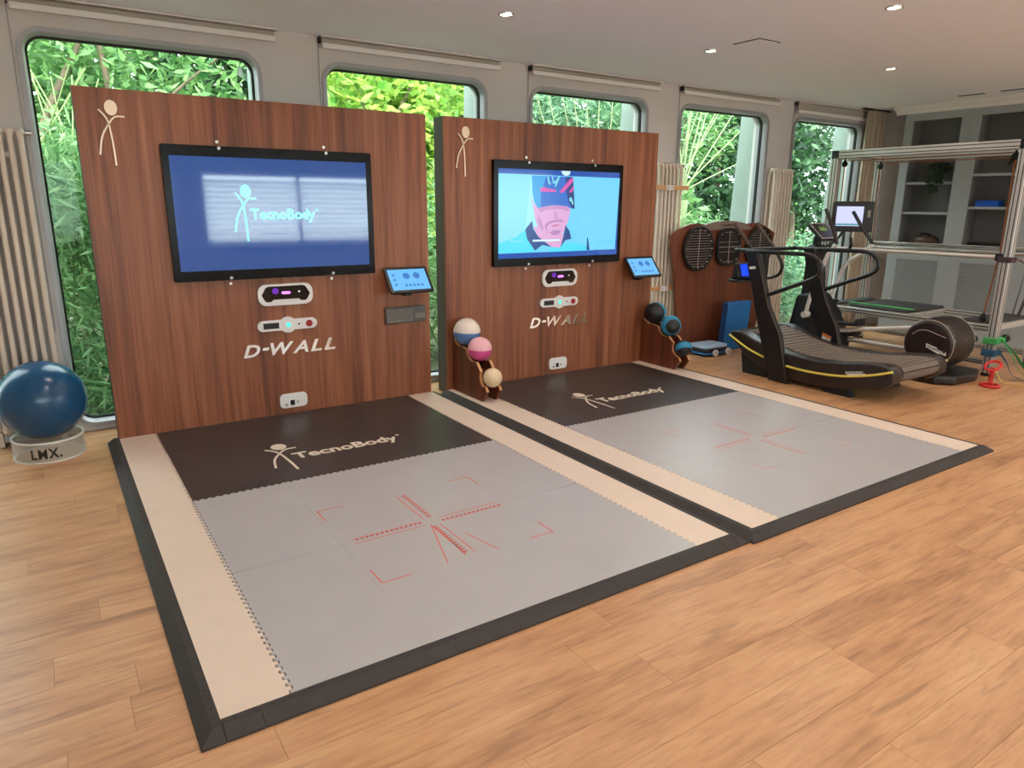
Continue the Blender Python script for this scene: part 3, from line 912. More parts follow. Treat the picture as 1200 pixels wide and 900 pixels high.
# ------------------------------------------------------------------ ball racks and balls
mat('ball_white', rgb(228, 214, 202), 0.35)
mat('ball_blue', rgb(96, 130, 186), 0.32)
mat('ball_pink', rgb(214, 84, 144), 0.32)
mat('ball_pale_pink', rgb(236, 176, 186), 0.35)
mat('ball_cream', rgb(226, 200, 164), 0.35)
mat('ball_black', rgb(30, 28, 30), 0.5)
mat('ball_teal', rgb(46, 138, 178), 0.42)
def rack(x0, x1, oy, label, B):
    t = thing('ball_rack', label, 'ball rack', ((x0 + x1) / 2, oy - .28, MZ), 'wooden ball racks')
    prof = [(0.004, 0), (.50, 0), (.572, .095), (.555, .125), (.535, .135)]
    def arc(c, r, a0, a1, n=9):
        return [(c[0] + r * math.cos(math.radians(a0 + (a1 - a0) * i / n)), c[1] + r * math.sin(math.radians(a0 + (a1 - a0) * i / n))) for i in range(n + 1)]
    c3, c2, c1 = [(-b[1] + oy, b[2] - MZ) for b in B[::-1]]
    prof += arc(c3, B[2][3] + .004, 252, 150)
    prof += [(.405, .315)]
    prof += arc(c2, B[1][3] + .004, 292, 190)
    prof += [(.19, .405)]
    prof += arc(c1, B[0][3] + .004, 285, 215)
    prof += [(.004, .43)]
    pf = [(oy - a, b + MZ + .001) for a, b in prof]
    ar_ = sum(pf[i][0] * pf[(i + 1) % len(pf)][1] - pf[(i + 1) % len(pf)][0] * pf[i][1] for i in range(len(pf)))
    sgn_ = 1 if ar_ > 0 else -1
    for xx in (x0, x1 - .024):
        sb = part('side_board', MB().prism(pf, xx, xx + .024, 'x'), 'walnut_dark', t, smooth=20)
        # pale cut edge of the scalloped front
        ed = MB(); e0 = 2
        for i in range(2, len(pf) - 2):
            a, b = pf[i], pf[i + 1]
            d = Vector((b[0] - a[0], b[1] - a[1])); L_ = d.length
            if L_ < 1e-4: continue
            nn = Vector((d.y, -d.x)) / L_
            if nn.x > 0 and nn.y < 0: nn = -nn
            o = Vector((d.y, -d.x)) / L_ * .0015 * sgn_
            ed.add([(xx, a[0] + o.x, a[1] + o.y), (xx + .024, a[0] + o.x, a[1] + o.y), (xx + .024, b[0] + o.x, b[1] + o.y), (xx, b[0] + o.x, b[1] + o.y)], [(0, 1, 2, 3)])
        part('cut_edge', ed, 'ply_edge', sb, smooth=0)
    part('cross_board', MB().box((x0 + .025, oy - .06, MZ + .05), (x1 - .025, oy - .04, MZ + .36)), 'walnut_dark', t)
    part('cross_board', MB().box((x0 + .025, oy - .36, MZ + .04), (x1 - .025, oy - .34, MZ + .24)), 'walnut_dark', t)

R1 = [(2.68, -.145, .565, .118), (2.68, -.36, .452, .102), (2.68, -.562, .245, .080)]
rack(2.605, 2.755, -.02, 'walnut ball rack holding white, pink and cream balls between the two screens', R1)
def half_ball(name, label, b, top, bot, tilt=0.0):
    t = thing(name, label, 'ball', (b[0], b[1], b[2] - b[3]), 'small exercise balls on the racks')
    Rm = Matrix.Rotation(tilt, 3, 'Y')
    part('upper_half', MB().sphere(b[:3], b[3], 28, 9, 0, PI / 2, Rm), top, t, smooth=80)
    part('lower_half', MB().sphere(b[:3], b[3], 28, 9, PI / 2, PI, Rm), bot, t, smooth=80)
    return t
half_ball('exercise_ball', 'two tone ball, white above and blue below, topmost on its rack', R1[0], 'ball_white', 'ball_blue', .05)
half_ball('exercise_ball', 'two tone pink ball, pale above and deep pink below', R1[1], 'ball_pale_pink', 'ball_pink', .02)
t = thing('exercise_ball', 'small plain cream ball, lowest on its rack', 'ball', (R1[2][0], R1[2][1], R1[2][2] - R1[2][3]), 'small exercise balls on the racks')
part('ball_skin', MB().sphere(R1[2][:3], R1[2][3]), 'ball_cream', t, smooth=80)
part('valve', MB().lathe([(.008, 0), (.006, .004)], (R1[2][0], R1[2][1] - R1[2][3] + .001 - .004, R1[2][2]), 10, 'y'), 'ball_white', t)
R2 = [(4.905, -.150, .560, .108), (4.905, -.372, .458, .102), (4.905, -.562, .262, .082)]
rack(4.832, 4.978, -.02, 'dark walnut ball rack holding black and blue medicine balls beside the radiator', R2)
def med_ball(b, label, ax, caps):
    t = thing('medicine_ball', label, 'ball', (b[0], b[1], b[2] - b[3]), 'medicine balls on the rack')
    ax = Vector(ax).normalized()
    Rm = Vector((0, 0, 1)).rotation_difference(ax).to_matrix()
    ct, cb = caps
    part('grip_cap', MB().sphere(b[:3], b[3], 28, 7, 0, ct, Rm), 'ball_black', t, smooth=80)
    part('band', MB().sphere(b[:3], b[3] * 1.004, 28, 10, ct - .02, cb + .02, Rm), 'ball_teal', t, smooth=80)
    part('grip_cap', MB().sphere(b[:3], b[3], 28, 7, cb, PI, Rm), 'ball_black', t, smooth=80)
med_ball(R2[0], 'topmost black medicine ball with a narrow blue band', (-.85, -.45, .1), (1.25, 1.95))
med_ball(R2[1], 'middle blue medicine ball with a round black cap facing out', (-.45, -.85, .05), (.80, 2.35))
med_ball(R2[2], 'lowest small black medicine ball with a blue band across its top', (-.3, -.6, -.75), (1.15, 1.85))

# ------------------------------------------------------------------ big blue ball on its clear ring
mat('gym_blue', rgb(16, 72, 112), 0.22, var=0.08, vscale=4)
bc = (-.403, .030, .372)
t = thing('gym_ball', 'large glossy dark blue gym ball resting on a clear ring', 'gym ball', (bc[0], bc[1], .10))
gb = MB(); prof = []
for i in range(49):
    a = -PI / 2 + PI * i / 48
    rr = .255 * math.cos(a); hh = .255 * math.sin(a)
    if abs(a) < 1.25: rr += .0018 * math.cos(i * PI)
    prof.append((max(rr, .0005), hh))
gb.lathe(prof, bc, 48)
part('ball_skin', gb, 'gym_blue', t, smooth=80)
mat('acryl_solid', rgb(222, 220, 214), 0.15, trans=0.0)
t = thing('ball_ring', 'clear acrylic ring with black lettering under the gym ball', 'ball stand', (bc[0], bc[1] , 0))
rg = MB(); n = 48
for (r0, r1, z0, z1) in ((.196, .205, .0005, .135),):
    vs = []
    for (r_, z_) in ((r0, z0), (r1, z0), (r1, z1), (r0, z1)):
        vs += [(bc[0] + r_ * math.cos(2 * PI * k / n), bc[1] + r_ * math.sin(2 * PI * k / n), z_) for k in range(n)]
    rg.add(vs, [(i * n + k, i * n + (k + 1) % n, ((i + 1) % 4) * n + (k + 1) % n, ((i + 1) % 4) * n + k) for i in range(4) for k in range(n)])
part('ring', rg, 'acrylic', t, smooth=60)
for (z0, z1) in ((.126, .137), (.0006, .008)):
    rim = MB(); vs = []
    for (r_, z_) in ((.195, z0), (.206, z0), (.206, z1), (.195, z1)):
        vs += [(bc[0] + r_ * math.cos(2 * PI * k / n), bc[1] + r_ * math.sin(2 * PI * k / n), z_) for k in range(n)]
    rim.add(vs, [(i * n + k, i * n + (k + 1) % n, ((i + 1) % 4) * n + (k + 1) % n, ((i + 1) % 4) * n + k) for i in range(4) for k in range(n)])
    part('rim', rim, 'acryl_solid', t, smooth=60)
tx_ = MB()
def ringfn(a, b, h):
    th = -PI / 2 + a / .206
    return (bc[0] + (.206 + h) * math.cos(th), bc[1] + (.206 + h) * math.sin(th), b)
put_text(tx_, 'LMX.', ringfn, -.105, .065, .030, .095, 0, .001, offset=.03, space=1.2)
part('lettering', tx_, 'black_plastic', t)

# ------------------------------------------------------------------ downlights, vent, slots
mat('lamp_glow', rgb(255, 240, 215), 0.4, emit=(1.0, 0.84, 0.62, 1), es=9.0)
def downlight(x, y, label):
    t = thing('downlight', label, 'ceiling light', (x, y, ZC), 'round ceiling downlights')
    n = 24; rg = MB(); vs = []
    for (r_, z_) in ((.040, ZC - .001), (.055, ZC - .001), (.053, ZC - .010), (.042, ZC - .010)):
        vs += [(x + r_ * math.cos(2 * PI * k / n), y + r_ * math.sin(2 * PI * k / n), z_) for k in range(n)]
    rg.add(vs, [(i * n + k, i * n + (k + 1) % n, ((i + 1) % 4) * n + (k + 1) % n, ((i + 1) % 4) * n + k) for i in range(4) for k in range(n)])
    part('trim_ring', rg, 'steel', t)
    part('lamp_disc', MB().lathe([(.039, -.004), (.039, -.001)], (x, y, ZC), 20), 'lamp_glow', t)
    l = bpy.data.lights.new('downlight_lamp', 'SPOT')
    l.energy = LAMP; l.color = (1.0, 0.88, 0.76); l.spot_size = math.radians(165); l.spot_blend = 0.9; l.shadow_soft_size = 0.06
    o = bpy.data.objects.new('downlight_lamp', l)
    link(o, t, (x, y, ZC)); o.location = (0, 0, -.02)
DL = [(2.562, -.927, 'ceiling downlight above the gap between the two screens'), (4.587, -.931, 'ceiling downlight beside the square ceiling vent'),
      (6.549, -1.361, 'ceiling downlight above the treadmill'), (4.529, -2.506, 'ceiling downlight nearest to the photographer, at the upper right')]
for a in DL: downlight(*a)
for (x, y) in ((.55, -.93), (.55, -2.5), (2.55, -2.5), (6.55, -2.95), (8.45, -2.95), (.55, -4.1), (2.55, -4.1), (4.55, -4.1), (6.55, -4.5), (8.45, -4.5), (.55, -5.8), (2.55, -5.8), (4.55, -5.8), (6.55, -6.0), (8.45, -6.0)):
    downlight(x, y, 'ceiling downlight outside the picture')
vx, vy = 4.672, -1.325
v = thing('ceiling_vent', 'square flush ceiling vent with a thin shadow line', 'vent', (vx, vy, ZC))
part('cover', MB().box((vx - .115, vy - .115, ZC - .004), (vx + .115, vy + .115, ZC - .009)), 'ceiling_paint', v)
part('shadow_gap', MB().box((vx - .128, vy - .128, ZC - .0005), (vx + .128, vy + .128, ZC - .004)), 'black_matte', v)
for (a, b, lb) in ((8.78, -1.05, 'dark slot diffuser in the ceiling nearer the window'), (8.77, -1.5, 'short dark slot diffuser in the ceiling at the picture edge')):
    s = thing('slot_diffuser', lb, 'vent', (a, b, ZC), 'ceiling slot diffusers')
    part('frame', MB().box((a - .05, b - .16, ZC - .006), (a + .05, b + .16, ZC - .0005)), 'ceiling_paint', s)
    part('slot', MB().box((a - .03, b - .14, ZC - .009), (a + .03, b + .14, ZC - .006)), 'black_matte', s)

mat('blind_fabric_shaded', rgb(172, 162, 152), 0.8)  # fabric darkened: the shadow slot above the rail is put into its colour
# ------------------------------------------------------------------ roller blinds over the windows
BL = ['over the far left window, outside the picture', 'over the first large window above the logo screen', 'over the second window, between the two screen walls', 'over the third window above the screen showing a man', 'over the fourth window above the wooden board', 'over the last window by the curtain']
for k in range(NW):
    x0 = P0 + PITCH * k - .03; x1 = x0 + 1.66
    t = thing('roller_blind', 'rolled up white blind ' + BL[k], 'blind', (x0, YB - .05, ZC - .1), 'rolled up window blinds')
    drop = 0.0 if k < 5 else .05
    part('cassette', MB().prism([(YB - .002, ZC - .001), (YB - .072, ZC - .001), (YB - .076, ZC - .006), (YB - .074, ZC - .014), (YB - .002, ZC - .014)], x0, x1, 'x'), 'trim_paint', t)
    part('fabric_roll', MB().cyl((x0 + .01, YB - .034, ZC - .036), (x1 - .03, YB - .034, ZC - .036), .021, 18), 'blind_fabric_shaded', t)
    part('fabric', MB().box((x0 + .01, YB - .056, ZC - .06 - drop), (x1 - .03, YB - .054, ZC - .036)), 'blind_fabric_shaded', t)
    part('bottom_rail', MB().box((x0 + .008, YB - .070, ZC - .094 - drop), (x1 - .025, YB - .042, ZC - .056 - drop)), 'trim_paint', t, bevel=.003)
    part('bracket', MB().box((x0 - .008, YB - .062, ZC - .06), (x0, YB - .002, ZC - .014)), 'gasket', t)
    part('pull_chain', MB().tube([(x0 - .008, YB - .012, ZC - .05), (x0 - .010, YB - .01, 1.5), (x0 - .012, YB - .01, .75)], .0035, 6), 'frame_alu', t)

leaf_mat('blind_slat', rgb(246, 246, 246), rgb(246, 246, 246), 0.75)
# venetian blinds on the window behind the photographer
for (a, b, lb) in ((FX0 + .03, 3.64, 'white venetian blind on the left half of the rear window'), (3.70, FX1 - .03, 'white venetian blind on the right half of the rear window')):
    t = thing('venetian_blind', lb, 'blind', (a, YF - .02, FZ0), 'venetian blinds on the rear window')
    part('headrail', MB().box((a, YF - .05, FZ1 - .06), (b, YF - .005, FZ1 - .01)), 'trim_paint', t)
    sm = MB().obox((0, 0, 0), (b - a, .095, .003), Matrix.Rotation(math.radians(44), 3, 'X')).mesh('slat', (0, 0, 0), 'blind_slat' if 'blind_slat' in MATS else 'trim_paint', 0)
    for k in range(12):
        o = bpy.data.objects.new('slat', sm); link(o, t, WL[t.name])
        o.location = ((a + b) / 2 - WL[t.name][0], YF - .03 - WL[t.name][1], .05 + k * .088)

# ------------------------------------------------------------------ column radiators
def radiator(x0, label, n=7, p=.056):
    t = thing('column_radiator', label, 'radiator', (x0, YB - .08, 0), 'tall column radiators')
    prof = MB()
    for (yy) in (-.034, .046):
        prof.tube([(0, yy * .3, .10), (0, yy, .16), (0, yy, 2.0), (0, yy * .3, 2.055)], [.020, .0165, .0165, .020], 10)
    prof.sphere((0, 0, 2.05), (.0285, .036, .026), 12, 8); prof.sphere((0, 0, .105), (.0285, .036, .026), 12, 8)
    me = prof.mesh('column', (0, 0, 0), 'radiator_enamel', 50)
    yc = YB - .085
    for k in range(n):
        o = bpy.data.objects.new('column', me); link(o, t, WL[t.name])
        o.location = (p * (k + .5), yc - WL[t.name][1], 0)
    part('foot', MB().box((x0 + .02, yc - .03, 0.001), (x0 + .06, yc + .03, .10)), 'radiator_enamel', t)
    part('foot', MB().box((x0 + p * n - .06, yc - .03, 0.001), (x0 + p * n - .02, yc + .03, .10)), 'radiator_enamel', t)
    part('wall_bracket', MB().box((x0 + .1, yc + .04, 1.9), (x0 + p * n - .1, YB - .001, 1.93)), 'radiator_enamel', t)
    part('valve', MB().cyl((x0 + p * n - .02, yc, 2.05), (x0 + p * n + .035, yc, 2.05), .017, 12), 'steel', t)
    return t
radiator(-.72, 'tall beige column radiator behind the blue gym ball', 8)
radiator(5.295, 'tall cream column radiator with wooden strips beside the second screen wall')
radiator(7.225, 'tall cream column radiator between the two far windows, behind the treadmill')
wood('strip_wood', [(0.3, rgb(196, 140, 92)), (0.7, rgb(226, 176, 126))], stretch=(1, 20, 20), fine=(4, 120, 120))
for (za, lb) in ((1.815, 'upper short wooden strip fixed across the radiator'), (.735, 'lower short wooden strip fixed across the radiator')):
    t = thing('wooden_strip', lb, 'wooden strip', (5.5, YB - .165, za - .02), 'wooden strips on the radiator')
    part('strip', MB().box((5.22, YB - .163, za - .022), (5.74, YB - .150, za + .022)), 'strip_wood', t)
    part('clamp_plate', MB().box((5.40, YB - .168, za - .026), (5.50, YB - .1635, za + .026)), 'white_plastic', t)
    for xx in (5.425, 5.475):
        part('screw', MB().lathe([(.008, 0), (.006, .003)], (xx, YB - .171, za), 10, 'y'), 'black_plastic', t)

# ------------------------------------------------------------------ curtain by the last window
mat('curtain_cloth', rgb(192, 174, 154), 0.9, var=0.05)
cu = MB(); n = 90; vs = []
for z_ in (.02, 1.0, 2.0, 2.86):
    for i in range(n + 1):
        x_ = 9.04 + .40 * i / n
        vs.append((x_, .30 + .028 * math.sin(i * .62) + .012 * math.sin(i * .23), z_))
cu.add(vs, [(r_ * (n + 1) + i, r_ * (n + 1) + i + 1, (r_ + 1) * (n + 1) + i + 1, (r_ + 1) * (n + 1) + i) for r_ in range(3) for i in range(n)])
t = thing('curtain', 'gathered beige curtain hanging beside the last window', 'curtain', (9.24, .30, 0))
c = part('cloth', cu, 'curtain_cloth', t, smooth=80)
sd = c.modifiers.new('thick', 'SOLIDIFY'); sd.thickness = .004
part('curtain_rail', MB().box((8.9, .28, 2.862), (9.5, .32, 2.879)), 'black_matte', t)

# ------------------------------------------------------------------ built-in shelves on the right
mat('cabinet_paint', rgb(158, 160, 162), 0.6)
mat('cabinet_inner', rgb(116, 115, 116), 0.7)
CX, CXB = 9.30, 9.618
def cabinet(ya, yb, sh, label):
    t = thing('shelf_cabinet', label, 'cabinet', ((CX + CXB) / 2, (ya + yb) / 2, 0), 'built in shelf cabinets')
    oa, ob = ya - .106, yb + .106
    part('stile', MB().box((CX, ya, .001), (CX + .025, oa, 2.785)), 'cabinet_paint', t)
    part('stile', MB().box((CX, ob, .001), (CX + .025, yb, 2.785)), 'cabinet_paint', t)
    part('top_rail', MB().box((CX, oa, 2.70), (CX + .025, ob, 2.785)), 'cabinet_paint', t)
    part('middle_rail', MB().box((CX, oa, .985), (CX + .025, ob, 1.125)), 'cabinet_paint', t)
    part('plinth', MB().box((CX, oa, .001), (CX + .025, ob, .36)), 'cabinet_paint', t)
    part('back_panel', MB().box((CXB - .012, ya, .001), (CXB, yb, 2.785)), 'cabinet_inner', t)
    part('side_panel', MB().box((CX + .025, ya - .004, .001), (CXB - .012, oa + .03, 2.785)), 'cabinet_inner', t)
    part('side_panel', MB().box((CX + .025, ob - .03, .001), (CXB - .012, yb + .004, 2.785)), 'cabinet_inner', t)
    part('base_shelf', MB().box((CX + .025, oa + .03, 1.10), (CXB - .012, ob - .03, 1.125)), 'cabinet_paint', t)
    for z_ in sh:
        part('shelf', MB().box((CX + .03, oa + .03, z_ - .03), (CXB - .012, ob - .03, z_)), 'cabinet_paint', t)
    dr = MB()
    for (a, b, c_, d) in ((oa, ob, .36, .385), (oa, ob, .96, .985), (oa, oa - .025, .385, .96), (ob + .025, ob, .385, .96)):
        dr.box((CX + .002, a, c_), (CX + .022, b, d))
    door = part('lattice_door', dr, 'cabinet_paint', t)
    la = MB(); y0, y1, z0, z1 = ob + .025, oa - .025, .385, .96
    st = .042
    k = z0 - (y1 - y0)
    for sgn in (1, -1):
        c = -2.0
        while c < 2.0:
            # line z = zc + sgn*(y-yc) + c clipped to the door
            yc, zc = (y0 + y1) / 2, (z0 + z1) / 2
            lo, hi = y0, y1
            za = [(z0 - zc - c) * sgn + yc, (z1 - zc - c) * sgn + yc]
            lo = max(lo, min(za)); hi = min(hi, max(za))
            if hi - lo > .01:
                A = Vector((CX + .012 + .002 * sgn, lo, zc + sgn * (lo - yc) + c)); B = Vector((CX + .012 + .002 * sgn, hi, zc + sgn * (hi - yc) + c))
                d = (B - A).normalized(); nn = d.cross(Vector((1, 0, 0))) * .0065; e = Vector((.0018, 0, 0))
                la.add([A + nn - e, A - nn - e, B - nn - e, B + nn - e, A + nn + e, A - nn + e, B - nn + e, B + nn + e], [(0, 1, 2, 3), (4, 7, 6, 5), (0, 4, 5, 1), (1, 5, 6, 2), (2, 6, 7, 3), (3, 7, 4, 0)])
            c += st * 1.0
    lo_ = part('lattice', la, 'cabinet_paint', door, smooth=0); lo_['kind'] = 'stuff'
    part('door_knob', MB().sphere((CX - .012, ob + .012, .68), .012, 10, 8), 'steel', door)
    return t
cabinet(-.05, -.85, (1.945, 1.57), 'grey built in shelf unit by the curtain, holding a hanging plant')
cabinet(-.851, -1.651, (2.03, 1.64), 'grey built in shelf unit with a blue box on its middle shelf')
cabinet(-1.652, -2.452, (1.98, 1.6), 'grey built in shelf unit just outside the picture')
mat('leather_brown', rgb(72, 50, 36), 0.5, var=0.25, vscale=20)
mat('box_blue', rgb(22, 82, 186), 0.4)
mat('pot_clay', rgb(70, 60, 54), 0.7)
bz = 1.1255
t = thing('brown_bag', 'rounded dark brown bag on the lowest shelf of the plant cabinet', 'bag', (9.45, -.45, bz))
bb = MB().sphere((9.45, -.45, bz + .075), (.10, .17, .085), 20, 12); bb.v = [(a, b, max(c_, bz + .001)) for a, b, c_ in bb.v]
part('bag_body', bb, 'leather_brown', t, smooth=80)
part('bag_handle', MB().tube(smooth_path([(9.42, -.53, bz + .12), (9.40, -.50, bz + .165), (9.40, -.42, bz + .17), (9.42, -.37, bz + .13)], 5), .010, 8), 'black_matte', t)
t = thing('rolled_cushion', 'low black rolled cushion on the lowest shelf of the right cabinet', 'cushion', (9.44, -1.16, bz))
part('cushion_roll', MB().tube(smooth_path([(9.44, -.98, bz + .042), (9.44, -1.08, bz + .046), (9.44, -1.24, bz + .046), (9.44, -1.34, bz + .042)], 4), .043, 14), 'black_matte', t)
part('end_cap', MB().lathe([(.03, 0), (.03, .006)], (9.44, -.98, bz + .043), 14, 'y'), 'leather_brown', t)
t = thing('blue_box', 'low bright blue box on the middle shelf of the right cabinet', 'box', (9.43, -1.13, 1.6405))
part('box_body', MB().box((9.35, -1.27, 1.6405), (9.51, -1.02, 1.70)), 'box_blue', t, bevel=.006)
part('lid', MB().box((9.345, -1.275, 1.70), (9.515, -1.015, 1.715)), 'box_blue', t, bevel=.004)
t = thing('folded_towel', 'folded pale towel on the lowest shelf at the picture edge', 'towel', (9.44, -1.46, bz))
for k in range(3):
    part('fold', MB().box((9.37, -1.53, bz + .001 + k * .022), (9.51, -1.39, bz + .021 + k * .022)), 'curtain_cloth', t, bevel=.008)
leaf_mat('houseplant_leaf', rgb(26, 44, 22), rgb(52, 78, 40), 0.2)
def leaf_cloud(mb_v, mb_f, C, Rr, n, ln, wd, droop=0.2, up=0.0, shell=0.5):
    """n four-cornered leaves spread in an ellipsoid"""
    d = rng.normal(size=(n, 3)); d /= np.linalg.norm(d, axis=1)[:, None]
    rad = shell + (1 - shell) * rng.random(n) ** 0.7
    P = np.array(C) + d * np.array(Rr) * rad[:, None]
    ax = rng.normal(size=(n, 3)) * np.array([1, 1, .6]) + np.array([0, 0, -droop + up]); ax /= np.linalg.norm(ax, axis=1)[:, None]
    sd = np.cross(ax, rng.normal(size=(n, 3))); sd /= np.linalg.norm(sd, axis=1)[:, None]
    L_ = ln * (.6 + .8 * rng.random(n))[:, None]; Wd = wd * (.6 + .8 * rng.random(n))[:, None]
    a = P; b = P + ax * L_ * .45 + sd * Wd * .5; c = P + ax * L_; e = P + ax * L_ * .45 - sd * Wd * .5
    o = sum(len(q) for q in mb_v)
    mb_v.append(np.stack([a, b, c, e], 1).reshape(-1, 3))
    mb_f.append((np.arange(n * 4).reshape(-1, 4) + o))
def foliage(name, vs, fs, m, parent):
    V = np.concatenate(vs) - np.array(WL[parent.name]); F = np.concatenate(fs)
    me = bpy.data.meshes.new(name)
    me.vertices.add(len(V)); me.vertices.foreach_set('co', V.astype(np.float32).ravel())
    me.loops.add(F.size); me.loops.foreach_set('vertex_index', F.astype(np.int32).ravel())
    me.polygons.add(len(F)); me.polygons.foreach_set('loop_start', np.arange(0, F.size, 4, dtype=np.int32))
    me.update(calc_edges=True); me.validate()
    me.materials.append(MATS[m])
    o = bpy.data.objects.new(name, me); link(o, parent, WL[parent.name]); o['kind'] = 'stuff'
    return o
def houseplant(c, label, trail):
    t = thing('potted_plant', label, 'plant', c, 'potted plants on the shelves')
    part('pot', MB().lathe([(.045, 0), (.06, .09), (.064, .092), (.064, .10), (.05, .10)], c, 18), 'pot_clay', t)
    vs, fs = [], []
    leaf_cloud(vs, fs, (c[0], c[1], c[2] + .16), (.10, .13, .08), 140, .06, .03)
    if trail:
        leaf_cloud(vs, fs, (c[0] - .13, c[1] - .02, c[2] + .03), (.03, .10, .16), 160, .045, .03, .8)
        leaf_cloud(vs, fs, (c[0] - .155, c[1] + .0, c[2] - .12), (.02, .03, .13), 40, .04, .03, .8)
    foliage('leaves', vs, fs, 'houseplant_leaf', t)
houseplant((9.43, -.50, 1.9455), 'trailing dark green plant hanging over the shelf in the left cabinet', True)
houseplant((9.45, -1.42, 2.0305), 'small dark plant on the upper shelf of the right cabinet', False)

# ------------------------------------------------------------------ wooden board with three black spring discs
by = .20
mat('wire', rgb(206, 190, 182), 0.35, 0.6)
mat('disc_pad', rgb(30, 20, 20), 0.8)
mat('sign_wood', rgb(128, 108, 98), 0.6)
t = thing('display_board', 'wide shaped walnut display board with three black spring discs, behind the treadmill', 'display board', (6.3, by, 0))
half = [(-.66, .06), (-.72, .45), (-.80, .95), (-.885, 1.315), (-.80, 1.355), (-.70, 1.40), (-.58, 1.432), (-.46, 1.44), (-.36, 1.425), (-.30, 1.40)]
poly = [(6.3 + a, b) for a, b in half] + [(6.3 - a, b) for a, b in half[::-1]]
part('board', MB().prism(poly, by, by + .03, 'y'), 'walnut_dark', t, bevel=.004)
arcp = [(6.3 + .44 * math.cos(a), 1.36 + .105 * math.sin(a)) for a in [PI * k / 16 for k in range(17)]]
sg = part('name_plate', MB().prism(arcp, by - .012, by + .034, 'y'), 'sign_wood', t, bevel=.003)
tx_ = MB(); put_text(tx_, 'TecnoBody', wallfn(by - .012), 6.20, 6.40, 1.395, 1.432, 0, .001, offset=.02)
part('lettering', tx_, 'black_plastic', sg)
part('base_foot', MB().box((5.66, by - .02, .001), (5.74, by + .09, .06)), 'black_matte', t)
part('base_foot', MB().box((6.86, by - .02, .001), (6.94, by + .09, .06)), 'black_matte', t)
def disc(cx, cz, rx, rz, sq, label):
    d = thing('spring_disc', label, 'balance disc', (cx, by - .05, cz - rz), 'black spring discs on the board')
    n = 40
    def rim(a, k=1.0):
        c, s = math.cos(a), math.sin(a)
        e = .62 if sq else 1.0
        return cx + k * rx * math.copysign(abs(c) ** e, c), cz + k * rz * math.copysign(abs(s) ** e, s)
    part('rim', MB().tube([(rim(2 * PI * i / n)[0], by - .035, rim(2 * PI * i / n)[1]) for i in range(n)], .020, 10, closed=True), 'black_matte', d)
    part('pad', MB().prism([rim(2 * PI * i / n, .95) for i in range(n)], by - .020, by - .032, 'y'), 'disc_pad', d)
    wr = MB()
    rows = 15 if not sq else 4
    for i in range(rows):
        zz = cz + rz * .86 * (2 * i / (rows - 1) - 1)
        q = abs((zz - cz) / rz); hw = rx * (max(0, 1 - q ** (2 if not sq else 3.2)) ** (.5 if not sq else .31)) * .93
        wr.cyl((cx - hw, by - .040, zz), (cx + hw, by - .040, zz), .0022, 5)
    wr.cyl((cx, by - .042, cz - rz * .93), (cx, by - .042, cz + rz * .93), .0035, 6); wr.cyl((cx - rx * .95, by - .042, cz), (cx + rx * .95, by - .042, cz), .0035, 6)
    part('spring_wires', wr, 'wire', d)['kind'] = 'stuff'
    for i in range(16 if not sq else 8):
        q = rim(2 * PI * i / (16 if not sq else 8), .93)
        part('stud', MB().sphere((q[0], by - .045, q[1]), .009, 8, 6), 'wire', d)
disc(5.825, 1.165, .222, .228, False, 'round black spring disc at the left of the wooden board')
disc(6.325, 1.172, .185, .192, True, 'square black spring disc at the middle of the wooden board')
disc(6.87, 1.155, .215, .222, False, 'round black spring disc at the right of the wooden board, behind the treadmill grips')

mat('pad_blue', rgb(34, 106, 168), 0.6)
mat('pad_blue_dark', rgb(22, 66, 120), 0.6)
Rm = Matrix.Rotation(math.radians(4), 3, 'X')
t = thing('foam_block', 'upright blue foam block leaning beside the treadmill', 'foam block', (6.34, -.02, 0))
part('foam', MB().obox((6.34, .0, .285), (.40, .075, .56), Rm), 'pad_blue', t, bevel=.010)
part('seam', MB().obox((6.135, .0, .285), (.008, .070, .54), Rm), 'pad_blue_dark', t)
mat('step_top', rgb(170, 196, 226), 0.5)
t = thing('step_platform', 'low blue and black rolling platform with a pale top on small wheels', 'platform', (6.05, -.02, 0))
part('deck', MB().prism(rrect(5.72, 6.08, -.15, .12, .04, 4), .085, .118, 'z'), 'step_top', t, bevel=.006)
part('body', MB().prism(rrect(5.70, 6.10, -.165, .135, .05, 4), .045, .084, 'z'), 'black_plastic', t, bevel=.008)
part('skirt', MB().prism(rrect(5.69, 6.11, -.17, .14, .05, 4), .022, .044, 'z'), 'pad_blue', t, bevel=.006)
for (a, b) in ((5.84, -.155), (6.05, -.155), (5.84, .125), (6.05, .125)):
    wv = part('wheel', MB().lathe([(.036, 0), (.038, .008), (.038, .022), (.034, .028)], (a, b - (.035 if b < 0 else -.005), .0395), 20, 'y'), 'trim_paint', t)
    part('hub', MB().lathe([(.012, 0), (.012, .004)], (a, b - (.037 if b < 0 else -.033), .0395), 12, 'y'), 'steel', wv)

